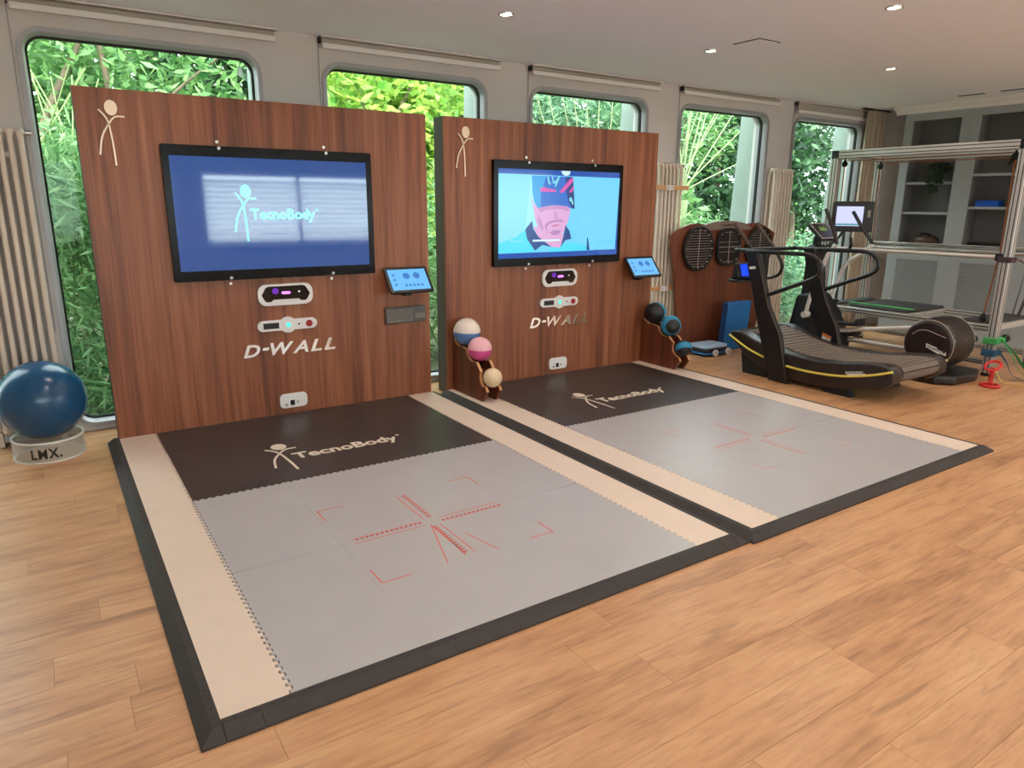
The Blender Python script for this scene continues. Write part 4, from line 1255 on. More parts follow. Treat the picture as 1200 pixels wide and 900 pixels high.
# ------------------------------------------------------------------ curved treadmill
mat('tm_black', rgb(24, 21, 22), 0.38)
mat('tm_skirt', rgb(40, 32, 30), 0.36)
mat('tm_slat', rgb(108, 94, 84), 0.6)
mat('tm_rubber', rgb(18, 17, 18), 0.7)
mat('tm_yellow', rgb(226, 208, 92), 0.45)
mat('tm_badge', rgb(222, 218, 216), 0.4)
mat('blue_screen', rgb(8, 12, 60), 0.2, emit=rgb(20, 60, 255), es=0.80)
mat('sticker', rgb(206, 196, 190), 0.6)
mat('sticker_orange', rgb(214, 120, 60), 0.6)
TX0, TX1 = 5.45, 6.34
t = thing('curved_treadmill', 'black curved manual treadmill with a yellow line along its side', 'treadmill', ((TX0 + TX1) / 2, -1.5, 0))
yel = [(-.666, .362), (-.80, .302), (-.942, .245), (-1.167, .192), (-1.342, .168), (-1.613, .160), (-1.905, .182), (-2.17, .243), (-2.351, .305)]
yp = [(v.x, v.y) for v in smooth_path([(a, b, 0) for a, b in yel], 4)]
def yz(y):
    for (a, b), (c, d) in zip(yp[:-1], yp[1:]):
        if c <= y <= a: return b + (d - b) * (y - a) / (c - a)
    return yp[0][1] if y > yp[0][0] else yp[-1][1]
bot = [(-2.365, .205), (-2.25, .13), (-1.96, .07), (-1.6, .035), (-1.3, .045), (-1.05, .095), (-.85, .20), (-.70, .315)]
top = [(-.675, .385), (-.70, .41), (-.80, .415)] + [(y_, yz(y_) + .115) for y_ in (-.95, -1.1, -1.3, -1.5, -1.7, -1.9, -2.05)] + [(-2.2, .345), (-2.30, .345), (-2.36, .30)]
for (a, b, nm) in ((TX0, TX0 + .15, 'side_skirt'), (TX1 - .15, TX1, 'side_skirt')):
    sk = part(nm, MB().prism(top + bot, a, b, 'x'), 'tm_skirt', t, bevel=.02, seg=3, smooth=50)
    xs = a - .002 if a == TX0 else b + .002
    st = MB().tube([(xs, y_, z_) for y_, z_ in yp], .0105, 6)
    part('yellow_line', st, 'tm_yellow', sk)
    part('end_cap', MB().lathe([(.035, -.001), (.04, .01), (.04, .14), (.035, .151)], (a, -2.29, .265), 24, 'x'), 'tm_black', sk)
sk0 = [o for o in COL.objects if o.parent == t and o.name.startswith('side_skirt')][0]
bd = MB()
pb = [(-1.95, .232), (-2.10, .262), (-2.108, .248), (-2.122, .250), (-2.128, .236), (-1.97, .203), (-1.962, .217), (-1.948, .215)]
part('badge', MB().prism(pb, TX0 - .001, TX0 - .006, 'x'), 'tm_badge', sk0)
tx_ = MB()
def bfn(a, b, h): return (TX0 - .006 - h, -a, b + (a - 1.95) * .20)
put_text(tx_, 'TECHNOGYM', bfn, 1.957, 2.112, .214, .230, 0, .001, offset=.02)
part('badge_lettering', tx_, 'black_plastic', sk0)
# belt slats
bx0, bx1 = TX0 + .155, TX1 - .155
bp = [(-.72, .40), (-.80, .405), (-.95, .378), (-1.1, .338), (-1.3, .296), (-1.5, .276), (-1.7, .276), (-1.9, .292), (-2.05, .316), (-2.2, .335)]
bpath = smooth_path([(0, a, b) for a, b in bp], 6)
for k in range(1, 11):
    a = PI / 2 + PI * k / 12
    bpath.append(Vector((0, -2.29 + .075 * math.cos(a) - .0, .262 + .075 * math.sin(a))))
Ls = [0.0]
for a, b in zip(bpath[:-1], bpath[1:]): Ls.append(Ls[-1] + (b - a).length)
slat = MB().prism([(-.0225, -.016), (-.0225, -.004), (-.018, 0), (.018, 0), (.0225, -.004), (.0225, -.016)], bx0 - TX0, bx1 - TX0, 'x').mesh('slat', (0, 0, 0), 'tm_slat', 0)
s_ = .02
while s_ < Ls[-1]:
    k = max(i for i in range(len(Ls)) if Ls[i] <= s_); k = min(k, len(bpath) - 2)
    f = (s_ - Ls[k]) / max(1e-6, Ls[k + 1] - Ls[k])
    p = bpath[k].lerp(bpath[k + 1], f); d = (bpath[k + 1] - bpath[k]).normalized()
    o = bpy.data.objects.new('slat', slat); link(o, t, WL[t.name])
    o.location = (TX0 - WL[t.name][0], p.y - WL[t.name][1], p.z - WL[t.name][2])
    o.rotation_euler = (math.atan2(-d.z, -d.y), 0, 0)
    s_ += .0585
core = [(-.74, .37), (-.95, .35), (-1.3, .27), (-1.7, .25), (-2.1, .28), (-2.3, .30), (-2.3, .22), (-1.9, .10), (-1.3, .08), (-.85, .24)]
part('bed', MB().prism(core, bx0 + .004, bx1 - .004, 'x'), 'tm_rubber', t)
part('front_cover', MB().prism([(-.655, .36), (-.67, .405), (-.74, .415), (-.74, .36), (-.70, .31)], bx0 - .01, bx1 + .01, 'x'), 'tm_black', t, bevel=.008)
part('rear_roller', MB().cyl((bx0, -2.29, .262), (bx1, -2.29, .262), .056, 24), 'tm_rubber', t)
for a in (TX0 + .03, TX1 - .11):
    part('front_foot', MB().prism([(-.84, .0015), (-.80, .24), (-1.0, .20), (-1.12, .10), (-1.12, .0015)], a, a + .08, 'x'), 'tm_rubber', t)
    part('rear_foot', MB().prism([(-1.75, .0015), (-1.70, .06), (-1.95, .09), (-2.0, .0015)], a, a + .08, 'x'), 'tm_rubber', t)
# uprights and rails
for (a, b) in ((TX0 - .035, TX0 + .02), (TX1 - .02, TX1 + .035)):
    up = part('upright', MB().prism([(-1.19, .003), (-1.40, .003), (-1.275, .45), (-1.12, .70), (-.945, 1.215), (-.80, 1.215), (-.86, 1.0), (-.98, .62)], a, b, 'x'), 'tm_black', t, bevel=.008, smooth=30)
    xs = a - .0015 if a < TX0 else a - .0015
    part('accent_strip', MB().tube([(xs, -1.395, .03), (xs, -1.265, .46), (xs, -1.115, .70), (xs, -.94, 1.18)], .004, 6), 'leather_brown', up)
    if a < TX0:
        part('logo_patch', MB().prism([(-.86, 1.06), (-.93, 1.07), (-.938, 1.045), (-.868, 1.035)], a, a - .003, 'x'), 'tm_badge', up)
    xm = (a + b) / 2
    part('hand_rail', MB().tube(smooth_path([(xm, -.665, 1.205), (xm, -.95, 1.205), (xm, -1.30, 1.21), (xm, -1.48, 1.205), (xm, -1.585, 1.15), (xm, -1.605, 1.07), (xm, -1.54, 1.0), (xm, -1.30, .90), (xm, -1.075, .805)], 6), .020, 10), 'tm_black', t, smooth=60)
part('sticker', MB().prism([(-1.12, .26), (-1.22, .23), (-1.235, .34), (-1.135, .37)], TX1 - .0205, TX1 - .023, 'x'), 'sticker', t)
part('sticker_band', MB().prism([(-1.13, .345), (-1.232, .315), (-1.236, .345), (-1.136, .375)], TX1 - .0232, TX1 - .0245, 'x'), 'sticker_orange', t)
part('cross_bar', MB().box((TX0 - .03, -.72, 1.185), (TX1 + .03, -.655, 1.222)), 'tm_black', t, bevel=.012)
for xx in (5.70, 6.05):
    part('push_grip', MB().tube(smooth_path([(xx, -.415, 1.45), (xx, -.53, 1.33), (xx, -.665, 1.19), (xx, -.765, 1.05), (xx, -.745, .955), (xx, -.66, .91), (xx, -.585, .895)], 6), .0165, 10), 'tm_black', t, smooth=60)
    part('grip_foam', MB().tube([(xx, -.412, 1.453), (xx, -.53, 1.33), (xx, -.60, 1.255)], .0195, 10), 'leather_brown', t, smooth=60)
cs = part('console', MB().prism([(-.50, .90), (-.60, .92), (-.56, 1.06), (-.53, 1.065)], 5.60, 5.84, 'x'), 'tm_black', t, bevel=.006)
part('console_tray', MB().prism(rrect(5.57, 5.93, -.64, -.46, .06, 5), .872, .90, 'z'), 'tm_black', t, bevel=.006)
part('console_display', MB().prism([(-.6005, .935), (-.603, .935), (-.565, 1.05), (-.5625, 1.05)], 5.650, 5.750, 'x'), 'blue_screen', cs)
part('console_post', MB().box((5.845, -.70, .86), (5.92, -.55, .90)).box((5.845, -.70, .86), (5.92, -.665, 1.19)), 'tm_black', t)
part('transport_handle', MB().box((5.60, -.80, .0015), (5.68, -.86, .06)), 'sticker', t)

# ------------------------------------------------------------------ elliptical trainer
mat('ell_brown', rgb(42, 31, 29), 0.35)
mat('ell_white', rgb(214, 206, 200), 0.35)
mat('ell_line', rgb(176, 160, 152), 0.4)
mat('led_green', rgb(10, 20, 10), 0.3, emit=rgb(130, 170, 50), es=0.35)
mat('monitor_white', rgb(40, 40, 60), 0.1, emit=rgb(206, 210, 252), es=0.50)
mat('monitor_teal', rgb(40, 60, 60), 0.1, emit=rgb(70, 150, 160), es=0.45)
e = thing('elliptical_trainer', 'dark brown elliptical trainer with a big round drive housing and white arms', 'elliptical trainer', (6.98, -1.3, 0))
dc = (0, -1.965, .345); dr = .245
prof = [(.10, 6.765), (.20, 6.75), (dr - .03, 6.755), (dr - .008, 6.772), (dr, 6.80), (dr + .004, 6.98), (dr, 7.15), (dr - .012, 7.18), (dr - .05, 7.2), (.1, 7.2)]
drum = part('drive_housing', MB().lathe(prof, (0, dc[1], dc[2]), 44, 'x'), 'ell_brown', e, smooth=50)
def dpt(a, r_, x_): return (x_, dc[1] + r_ * math.cos(a), dc[2] + r_ * math.sin(a))
part('rim_line', MB().tube([dpt(math.radians(a), dr - .012, 6.765) for a in range(-75, 281, 6)], .004, 6), 'ell_line', drum)
part('rim_line', MB().tube([dpt(math.radians(a), dr - .004, 7.165) for a in range(60, 200, 6)], .0035, 6), 'ell_line', drum)
part('swoosh', MB().tube(smooth_path([(6.749, -1.81, .42), (6.747, -1.87, .468), (6.747, -1.95, .478), (6.749, -2.05, .452), (6.760, -2.17, .415)], 6), .0035, 6), 'ell_line', drum)
part('rear_seam', MB().tube([(6.775, -2.196, .41), (6.98, -2.204, .405), (7.16, -2.192, .41)], .003, 6), 'ell_line', drum)
def lfn(a, b, h): return (6.7495 - h, -a, b)
pb = [(-1.955, .352), (-2.06, .325), (-2.063, .312), (-2.145, .291), (-2.148, .262), (-2.085, .278), (-2.083, .268), (-1.958, .318)]
part('badge', MB().prism(pb, 6.752, 6.745, 'x'), 'tm_badge', drum)
tx_ = MB()
def bfn2(a, b, h): return (6.745 - h, -a, b - (a - 1.955) * .25)
put_text(tx_, 'TECHNOGYM', bfn2, 1.965, 2.137, .322, .346, 0, .001, offset=.02)
part('badge_lettering', tx_, 'ell_brown', drum)
part('rear_base', MB().prism([(6.60, -1.78), (7.28, -1.78), (7.34, -1.9), (7.32, -2.22), (7.10, -2.30), (6.72, -2.28), (6.60, -2.15)], .0015, .085, 'z'), 'tm_black', e, bevel=.025, seg=3)
part('base_beam', MB().box((6.86, -.34, .05), (7.08, -1.80, .13)), 'tm_black', e, bevel=.02)
part('front_base', MB().box((6.62, -.62, .0015), (7.32, -.36, .07)), 'tm_black', e, bevel=.02)
part('front_shell', MB().prism([(-.30, .06), (-.38, .34), (-.44, .66), (-.62, .70), (-.80, .50), (-.95, .20), (-.95, .06)], 6.80, 7.16, 'x'), 'tm_black', e, bevel=.04, seg=3)
part('mast', MB().prism([(-.44, .60), (-.47, 1.22), (-.58, 1.22), (-.66, .60)], 6.88, 7.06, 'x'), 'tm_black', e, bevel=.02)
for x_, lp, up in ((6.70, [(-.66, .47), (-.68, .60), (-.735, .84), (-.85, 1.135), (-.93, 1.24)], [(-.935, 1.245), (-.90, 1.34), (-.84, 1.46), (-.763, 1.603)]),
                   (7.28, [(-.56, .47), (-.592, .65), (-.655, .90), (-.745, 1.04), (-.89, 1.135), (-.985, 1.232)], [(-.989, 1.24), (-.93, 1.31), (-.85, 1.40), (-.718, 1.577)])):
    part('swing_arm', MB().tube(smooth_path([(x_, a, b) for a, b in lp], 6), .021, 10), 'ell_white', e, smooth=60)
    part('arm_grip', MB().tube(smooth_path([(x_, a, b) for a, b in up], 6), .019, 10), 'ell_brown' if x_ < 7 else 'tm_black', e, smooth=60)
    part('pivot_hub', MB().cyl((x_ - .04, lp[0][0], .47), (x_ + .04, lp[0][0], .47), .035, 16), 'ell_white', e)
    part('pivot_axle', MB().cyl((min(x_, 6.98), lp[0][0], .47), (max(x_, 6.98), lp[0][0], .47), .018, 10), 'tm_black', e)
part('fixed_grip', MB().tube(smooth_path([(7.06, -.55, 1.16), (7.16, -.72, 1.15), (7.18, -.80, 1.20), (7.16, -.80, 1.30)], 5), .016, 10), 'tm_black', e, smooth=60)
part('fixed_grip', MB().tube(smooth_path([(6.88, -.55, 1.16), (6.80, -.72, 1.15), (6.79, -.80, 1.18), (6.80, -.80, 1.26)], 5), .016, 10), 'tm_black', e, smooth=60)
# console
Rc = Matrix.Rotation(math.radians(-48), 3, 'X')
cc = Vector((6.955, -.585, 1.355))
con = part('console', MB().obox(cc, (.30, .04, .25), Rc), 'tm_black', e, bevel=.012)
fr_ = MB()
for (a, b, c_, d) in ((0, .113, .29, .012), (0, -.113, .29, .012), (-.14, 0, .012, .235), (.14, 0, .012, .235)):
    fr_.obox(cc + Rc @ Vector((a, -.0215, b)), (c_, .004, d), Rc)
part('console_frame', fr_, 'ell_line', con)
part('console_face', MB().obox(cc + Rc @ Vector((0, -.0205, 0)), (.268, .003, .215), Rc), 'ell_brown', con)
ld = MB()
for k in range(9):
    h = .02 + .05 * abs(math.sin(k * .9))
    ld.obox(cc + Rc @ Vector((-.05 + k * .015, -.0225, .02 + h / 2 - .02)), (.009, .002, h), Rc)
part('led_profile', ld, 'led_green', con)['kind'] = 'stuff'
part('console_neck', MB().tube([(6.955, -.53, 1.20), (6.955, -.545, 1.31)], .045, 12), 'tm_black', e)
# swivelling screen
mc = Vector((7.42, -.63, 1.52))
Rz = Matrix.Rotation(math.atan2(.50, -.865) - PI + math.radians(-90 + 90), 3, 'Z')
ray = (mc - CP); ang = math.atan2(ray.y, ray.x)
Rz = Matrix.Rotation(ang - PI / 2, 3, 'Z')
mon = part('swivel_screen', MB().obox(mc, (.425, .045, .335), Rz), 'tm_black', e, bevel=.012)
part('screen_glass', MB().obox(mc + Rz @ Vector((-.03, -.0235, .005)), (.275, .003, .215), Rz), 'monitor_white', mon)
part('screen_bar', MB().obox(mc + Rz @ Vector((-.03, -.0255, -.085)), (.275, .002, .018), Rz), 'monitor_teal', mon)
kp = MB()
for k in range(5):
    kp.obox(mc + Rz @ Vector((.165, -.024, .065 - k * .016)), (.03, .004, .010), Rz)
part('screen_keys', kp, 'ell_line', mon)['kind'] = 'stuff'
part('screen_bracket', MB().tube([tuple(mc + Rz @ Vector((0, .03, -.05))), (7.36, -.50, 1.25), (7.02, -.50, 1.13)], .016, 8), 'tm_black', e)
# pedals and links
for (xa, xb, pa, pz, ka, kb) in ((6.77, 6.93, (-.78, -1.22), (.375, .41), (-1.0, .33), (-1.80, .475)), (7.03, 7.19, (-.60, -1.04), (.22, .25), (-1.0, .20), (-1.85, .20))):
    pd = part('pedal', MB().prism([(pa[0], pz[0]), (pa[1], pz[1]), (pa[1] - .005, pz[1] + .075), (pa[1] + .02, pz[1] + .075), (pa[1] + .03, pz[1] + .03), (pa[0] - .03, pz[0] + .03), (pa[0], pz[0] + .08)], xa, xb, 'x'), 'tm_rubber', e, bevel=.006)
    xm = (xa + xb) / 2
    part('link_bar', MB().tube([(xm, -.70, pz[0] - .03), (xm, ka[0], ka[1]), (xm, kb[0], kb[1])], .022, 10), 'ell_white', e)
    part('link_arm', MB().prism([(-.62, .40), (-.70, .42), (-.82, .26), (-.80, .18), (-.72, .18)], xm - .02, xm + .02, 'x'), 'tm_black', e, bevel=.008)

# ------------------------------------------------------------------ pilates frame
mat('profile_alu', rgb(206, 202, 198), 0.38, 0.55)
mat('profile_groove', rgb(66, 66, 68), 0.5, 0.3)
mat('rope', rgb(150, 88, 48), 0.7)
mat('upholstery', rgb(52, 50, 52), 0.6)
mat('band_green', rgb(66, 156, 88), 0.6)
mat('band_blue', rgb(40, 84, 116), 0.6)
mat('band_yellow', rgb(222, 182, 96), 0.6)
mat('strap_purple', rgb(74, 54, 60), 0.8)
mat('red_plastic', rgb(206, 38, 34), 0.4)
NX, FXX, PA, PC, PT = 7.455, 8.36, -.335, -2.235, 2.245
t = thing('pilates_tower', 'aluminium pilates tower table with ropes, springs and a low sliding bed', 'exercise frame', ((NX + FXX) / 2, (PA + PC) / 2, 0))
def profile(a, b, nm, s=.084):
    """square extrusion with a groove along each face"""
    A, B = Vector(a), Vector(b); d = (B - A).normalized()
    o = part(nm, MB().box((min(a[0], b[0]) - (s / 2 if abs(d.x) < .5 else 0), min(a[1], b[1]) - (s / 2 if abs(d.y) < .5 else 0), min(a[2], b[2]) - (s / 2 if abs(d.z) < .5 else 0)),
                          (max(a[0], b[0]) + (s / 2 if abs(d.x) < .5 else 0), max(a[1], b[1]) + (s / 2 if abs(d.y) < .5 else 0), max(a[2], b[2]) + (s / 2 if abs(d.z) < .5 else 0))), 'profile_alu', t, bevel=.005)
    ax = [Vector((1, 0, 0)), Vector((0, 1, 0)), Vector((0, 0, 1))]
    ax = [q for q in ax if abs(q.dot(d)) < .5]
    g = MB()
    for q in ax:
        r_ = ax[1] if q == ax[0] else ax[0]
        for sg in (-1, 1):
            for off in (-s * .22, s * .22):
                c0 = A + q * sg * (s / 2 + .0003) + r_ * off; c1 = B + q * sg * (s / 2 + .0003) + r_ * off
                wv = r_ * .0045; hh = q * .0008
                lo = c0 - wv - hh; hi = c1 + wv + hh
                g.box(tuple(lo), tuple(hi))
    part('groove', g, 'profile_groove', o)
    return o
for (x_, nm) in ((NX, 'post'), (FXX, 'post')):
    for y_ in (PA, PC):
        profile((x_, y_, .03), (x_, y_, PT - .084), 'post')
        part('post_cap', MB().box((x_ - .043, y_ - .043, PT - .085), (x_ + .043, y_ + .043, PT + .001)), 'black_plastic', t, bevel=.004)
        part('post_foot', MB().box((x_ - .04, y_ - .04, .001), (x_ + .04, y_ + .04, .035)), 'black_plastic', t)
    profile((x_, PA - .043, PT - .042), (x_, PC + .043, PT - .042), 'top_beam')
for y_ in (PA, PC):
    profile((NX + .043, y_, PT - .042), (FXX - .043, y_, PT - .042), 'cross_beam')
# bed
for x_ in (NX + .01, FXX - .01):
    profile((x_, PA - .043, .47), (x_, PC + .043, .47), 'bed_rail', .07)
    profile((x_, PA - .043, .13), (x_, PC + .043, .13), 'base_rail', .05)
for y_ in (PA - .05, PC + .06, -1.3):
    part('bed_cross_rail', MB().box((NX + .046, y_ - .03, .44), (FXX - .046, y_ + .03, .50)), 'profile_alu', t)
cr = part('carriage', MB().box((NX + .06, -.65, .505), (FXX - .06, -1.35, .535)), 'upholstery', t, bevel=.02)
part('carriage_base', MB().box((NX + .06, -.64, .475), (FXX - .06, -1.36, .505)), 'profile_alu', t)
part('end_platform', MB().box((NX + .05, -2.18, .505), (FXX - .05, -1.90, .53)), 'upholstery', t, bevel=.012)
part('head_platform', MB().box((NX + .05, -.38, .505), (FXX - .05, -.54, .53)), 'upholstery', t, bevel=.012)
part('resistance_band', MB().box((NX + .09, -.62, .537), (NX + .17, -1.36, .549)), 'band_green', t, bevel=.004, label='green elastic band lying along the bed')
for k in range(4):
    x_ = NX + .25 + k * .13
    pts = []
    for i in range(140):
        a = i * .9; pts.append((x_ + .011 * math.cos(a), -1.38 - i * .0033, .47 + .011 * math.sin(a)))
    part('bed_spring', MB().tube(pts, .0022, 4), 'steel', t, smooth=80)
# rails at hand height
part('push_bar', MB().cyl((NX, PA - .031, 1.165), (NX, PC + .031, 1.165), .016, 12), 'ell_white', t)
part('slide_bar', MB().cyl((FXX - .05, PA - .031, 1.155), (FXX - .05, PC + .031, 1.155), .012, 12), 'steel', t)
part('slide_bar', MB().cyl((FXX - .01, PA - .031, 1.10), (FXX - .01, PC + .031, 1.10), .013, 12), 'steel', t)
part('slide_bar', MB().cyl((FXX - .05, PA - .031, 1.215), (FXX - .05, PC + .031, 1.215), .012, 12), 'steel', t)
profile((FXX, PA - .043, 1.17), (FXX, PC + .043, 1.17), 'side_rail', .07)
# pulleys and ropes
def pulley(x_, y_, z_):
    p_ = part('pulley', MB().lathe([(.02, 0), (.033, .006), (.026, .012), (.033, .018), (.02, .024)], (x_ - .012, y_, z_), 18, 'x'), 'black_plastic', t)
    part('pulley_hook', MB().box((x_ - .008, y_ - .008, z_), (x_ + .008, y_ + .008, z_ + .055)), 'black_plastic', p_)
for (x_, y_) in ((NX + .07, PA - .06), (FXX - .10, PA - .06), (NX + .05, PC + .10), (FXX - .10, PC + .12)):
    pulley(x_, y_, 2.10)
part('rope', MB().tube([(NX + .07, PA - .06, 2.07), (NX + .06, PA - .075, .52)], .006, 6), 'rope', t)
part('rope', MB().tube([(FXX - .10, PA - .06, 2.07), (FXX - .10, PA - .09, .56)], .006, 6), 'rope', t)
part('rope', MB().tube([(NX + .05, PC + .10, 2.07), (NX + .04, PC + .085, 1.20), (NX + .05, PC + .14, .60)], .008, 6), 'rope', t)
part('rope', MB().tube([(NX + .07, PA - .06, 2.135), (NX + .05, PC + .10, 2.135)], .005, 6), 'rope', t)
part('rope', MB().tube([(FXX - .10, PA - .06, 2.135), (FXX - .10, PC + .12, 2.135)], .005, 6), 'rope', t)
part('rope_weight', MB().lathe([(.015, 0), (.028, .02), (.028, .06), (.012, .09)], (NX + .05, PC + .14, .52), 14), 'black_plastic', t)
part('rail_clamp', MB().box((NX - .05, PC + .02, 1.13), (NX + .05, PC + .09, 1.20)), 'black_plastic', t, bevel=.008)
part('rope_stopper', MB().box((NX + .055, PA - .16, .505), (NX + .12, PA - .06, .56)), 'black_plastic', t, bevel=.008)
part('side_roller', MB().lathe([(.03, 0), (.04, .006), (.04, .03), (.03, .036)], (NX - .05, PC + .16, .35), 18, 'x'), 'black_plastic', t)
part('side_roller', MB().lathe([(.03, 0), (.04, .006), (.04, .03), (.03, .036)], (NX + .08, PC - .07, .38), 18, 'x'), 'black_plastic', t)
# straps tied to the near post
def flat(pts, wd, m, nm, parent, twist=0.0):
    P = smooth_path(pts, 6); n = len(P); mb = MB(); vs = []
    for i in range(n):
        d = (P[min(i + 1, n - 1)] - P[max(i - 1, 0)]).normalized()
        h = Vector((math.cos(twist + i * .04), math.sin(twist + i * .04), 0)); h = (h - d * h.dot(d)).normalized()
        q = d.cross(h) * .0015
        vs += [P[i] + h * wd / 2 + q, P[i] - h * wd / 2 + q, P[i] - h * wd / 2 - q, P[i] + h * wd / 2 - q]
    fs = [(i * 4 + k, i * 4 + (k + 1) % 4, (i + 1) * 4 + (k + 1) % 4, (i + 1) * 4 + k) for i in range(n - 1) for k in range(4)]
    fs += [(3, 2, 1, 0), ((n - 1) * 4, (n - 1) * 4 + 1, (n - 1) * 4 + 2, (n - 1) * 4 + 3)]
    mb.add(vs, fs)
    return part(nm, mb, m, parent, smooth=60)
s = thing('loop_strap', 'dark purple loop strap tied round the near post of the pilates frame', 'strap', (NX, PC, 1.05))
wr = MB()
for k in range(3):
    z_ = 1.13 + k * .016
    wr.tube([(NX - .052, PC - .052, z_), (NX + .052, PC - .052, z_), (NX + .052, PC + .052, z_), (NX - .052, PC + .052, z_)], .010, 6, closed=True)
part('wrap', wr, 'strap_purple', s)
flat([(NX + .05, PC - .05, 1.16), (NX + .10, PC - .12, 1.10), (NX + .10, PC - .12, .90), (NX + .08, PC - .10, .62)], .03, 'strap_purple', 'tail', s)
flat([(NX + .05, PC - .05, 1.16), (NX + .13, PC - .16, 1.05), (NX + .14, PC - .16, .80), (NX + .10, PC - .14, .60)], .03, 'strap_purple', 'tail', s, .6)
s = thing('exercise_band', 'green elastic band knotted to the near post, trailing onto the floor', 'exercise band', (NX, PC, .02), 'elastic bands by the near post')
wr = MB()
for k in range(3):
    z_ = .335 + k * .02
    wr.tube([(NX - .054, PC - .054, z_), (NX + .054, PC - .054, z_ + .01), (NX + .054, PC + .054, z_), (NX - .054, PC + .054, z_)], .013, 6, closed=True)
part('wrap', wr, 'band_green', s)
part('knot', MB().sphere((NX + .06, PC - .06, .365), (.032, .03, .026), 12, 8), 'band_green', s)
flat([(NX + .06, PC - .07, .36), (NX + .04, PC - .15, .27), (NX + .0, PC - .26, .12), (NX + .03, PC - .38, .02), (NX + .12, PC - .50, .008)], .055, 'band_green', 'tail', s)
flat([(NX + .06, PC - .07, .36), (NX + .08, PC - .17, .26), (NX + .06, PC - .29, .13), (NX + .10, PC - .42, .02), (NX + .2, PC - .52, .008)], .05, 'band_green', 'tail', s, .5)
flat([(NX + .06, PC - .07, .37), (NX + .09, PC - .08, .40), (NX + .11, PC - .09, .43)], .035, 'band_green', 'knot_end', s)
s = thing('exercise_band', 'dark blue elastic band tied low on the near post', 'exercise band', (NX, PC, .02), 'elastic bands by the near post')
wr = MB()
for k in range(3):
    wr.tube([(NX - .054, PC - .054, .215 + k * .022), (NX + .054, PC - .054, .215 + k * .022), (NX + .054, PC + .054, .215 + k * .022), (NX - .054, PC + .054, .215 + k * .022)], .012, 6, closed=True)
part('wrap', wr, 'band_blue', s)
flat([(NX + .05, PC - .06, .24), (NX + .03, PC - .14, .16), (NX - .0, PC - .22, .05), (NX + .05, PC - .30, .012)], .05, 'band_blue', 'tail', s)
part('knot', MB().sphere((NX + .05, PC - .055, .24), (.03, .025, .025), 12, 8), 'band_blue', s)
s = thing('exercise_band', 'thin yellow elastic band lying in a curve on the floor', 'exercise band', (NX - .2, PC - .3, .0), 'elastic bands by the near post')
flat([(NX - .03, PC - .07, .10), (NX - .12, PC - .16, .03), (NX - .22, PC - .24, .008), (NX - .18, PC - .40, .006), (NX - .02, PC - .52, .006)], .018, 'band_yellow', 'band', s)
part('end_loop', MB().tube([(NX + .0 + .02 * math.cos(a), PC - .54 + .02 * math.sin(a), .007) for a in [2 * PI * k / 14 for k in range(14)]], .005, 6, closed=True), 'band_yellow', s)
rx, ry = 6.985, -2.465
s = thing('spring_exerciser', 'small red spring hand exerciser standing on the floor before the frame', 'exerciser', (rx, ry, 0))
part('foot_ring', MB().tube([(rx + .075 * math.cos(a), ry + .075 * math.sin(a), .014) for a in [2 * PI * k / 28 for k in range(28)]], .013, 8, closed=True), 'red_plastic', s, smooth=70)
sp_ = [(rx + .018 * math.cos(i * .8), ry + .018 * math.sin(i * .8), .02 + i * .0018) for i in range(90)]
part('coil', MB().tube(sp_, .006, 6), 'red_plastic', s, smooth=70)
part('top_ring', MB().tube([(rx + .062 * math.cos(a), ry + .062 * math.sin(a), .20 + .035 * math.cos(a)) for a in [2 * PI * k / 26 for k in range(26)]], .012, 8, closed=True), 'red_plastic', s, smooth=70)
part('spoke', MB().cyl((rx - .075, ry, .014), (rx + .075, ry, .014), .009, 8), 'red_plastic', s)

# ------------------------------------------------------------------ the garden outside
struct('garden_ground', MB().box((-25, YB + .6, -.55), (45, 45, -.30)), 'soil')
struct('garden_path', MB().box((-25, YB + .2, -.35), (45, YB + .85, -.25)), 'pave')
leaf_mat('leaf_bamboo', rgb(62, 112, 62), rgb(150, 186, 128), .4)
leaf_mat('leaf_fresh', rgb(88, 150, 60), rgb(196, 214, 108), .5)
leaf_mat('leaf_mid', rgb(58, 108, 56), rgb(136, 176, 106), .4)
leaf_mat('leaf_dark', rgb(22, 50, 32), rgb(70, 110, 64), .3)
leaf_mat('leaf_cool', rgb(52, 96, 70), rgb(128, 164, 122), .35)
mat('bark', rgb(92, 80, 62), 0.9, var=0.2, vscale=10)
mat('cane', rgb(120, 140, 84), 0.6)
mat('willow_twig', rgb(126, 136, 98), 0.7)
def plant(name, label, cat, base, blobs, ln, wd, m, stems=(), smat='bark', droop=.2, up=0.0, group='plants outside the windows', shell=.35):
    t = thing(name, label, cat, base, group)
    vs, fs = [], []
    for (cx, cy, cz, rx, ry, rz, n) in blobs:
        leaf_cloud(vs, fs, (cx, cy, cz), (rx, ry, rz), n, ln, wd, droop, up, shell)
    foliage('leaves', vs, fs, m, t)
    for st in stems:
        pts, r0, r1 = st
        P = smooth_path(pts, 4)
        part('branch', MB().tube(P, [r0 + (r1 - r0) * i / (len(P) - 1) for i in range(len(P))], 7), smat, t, smooth=60)
    return t
G = -.30
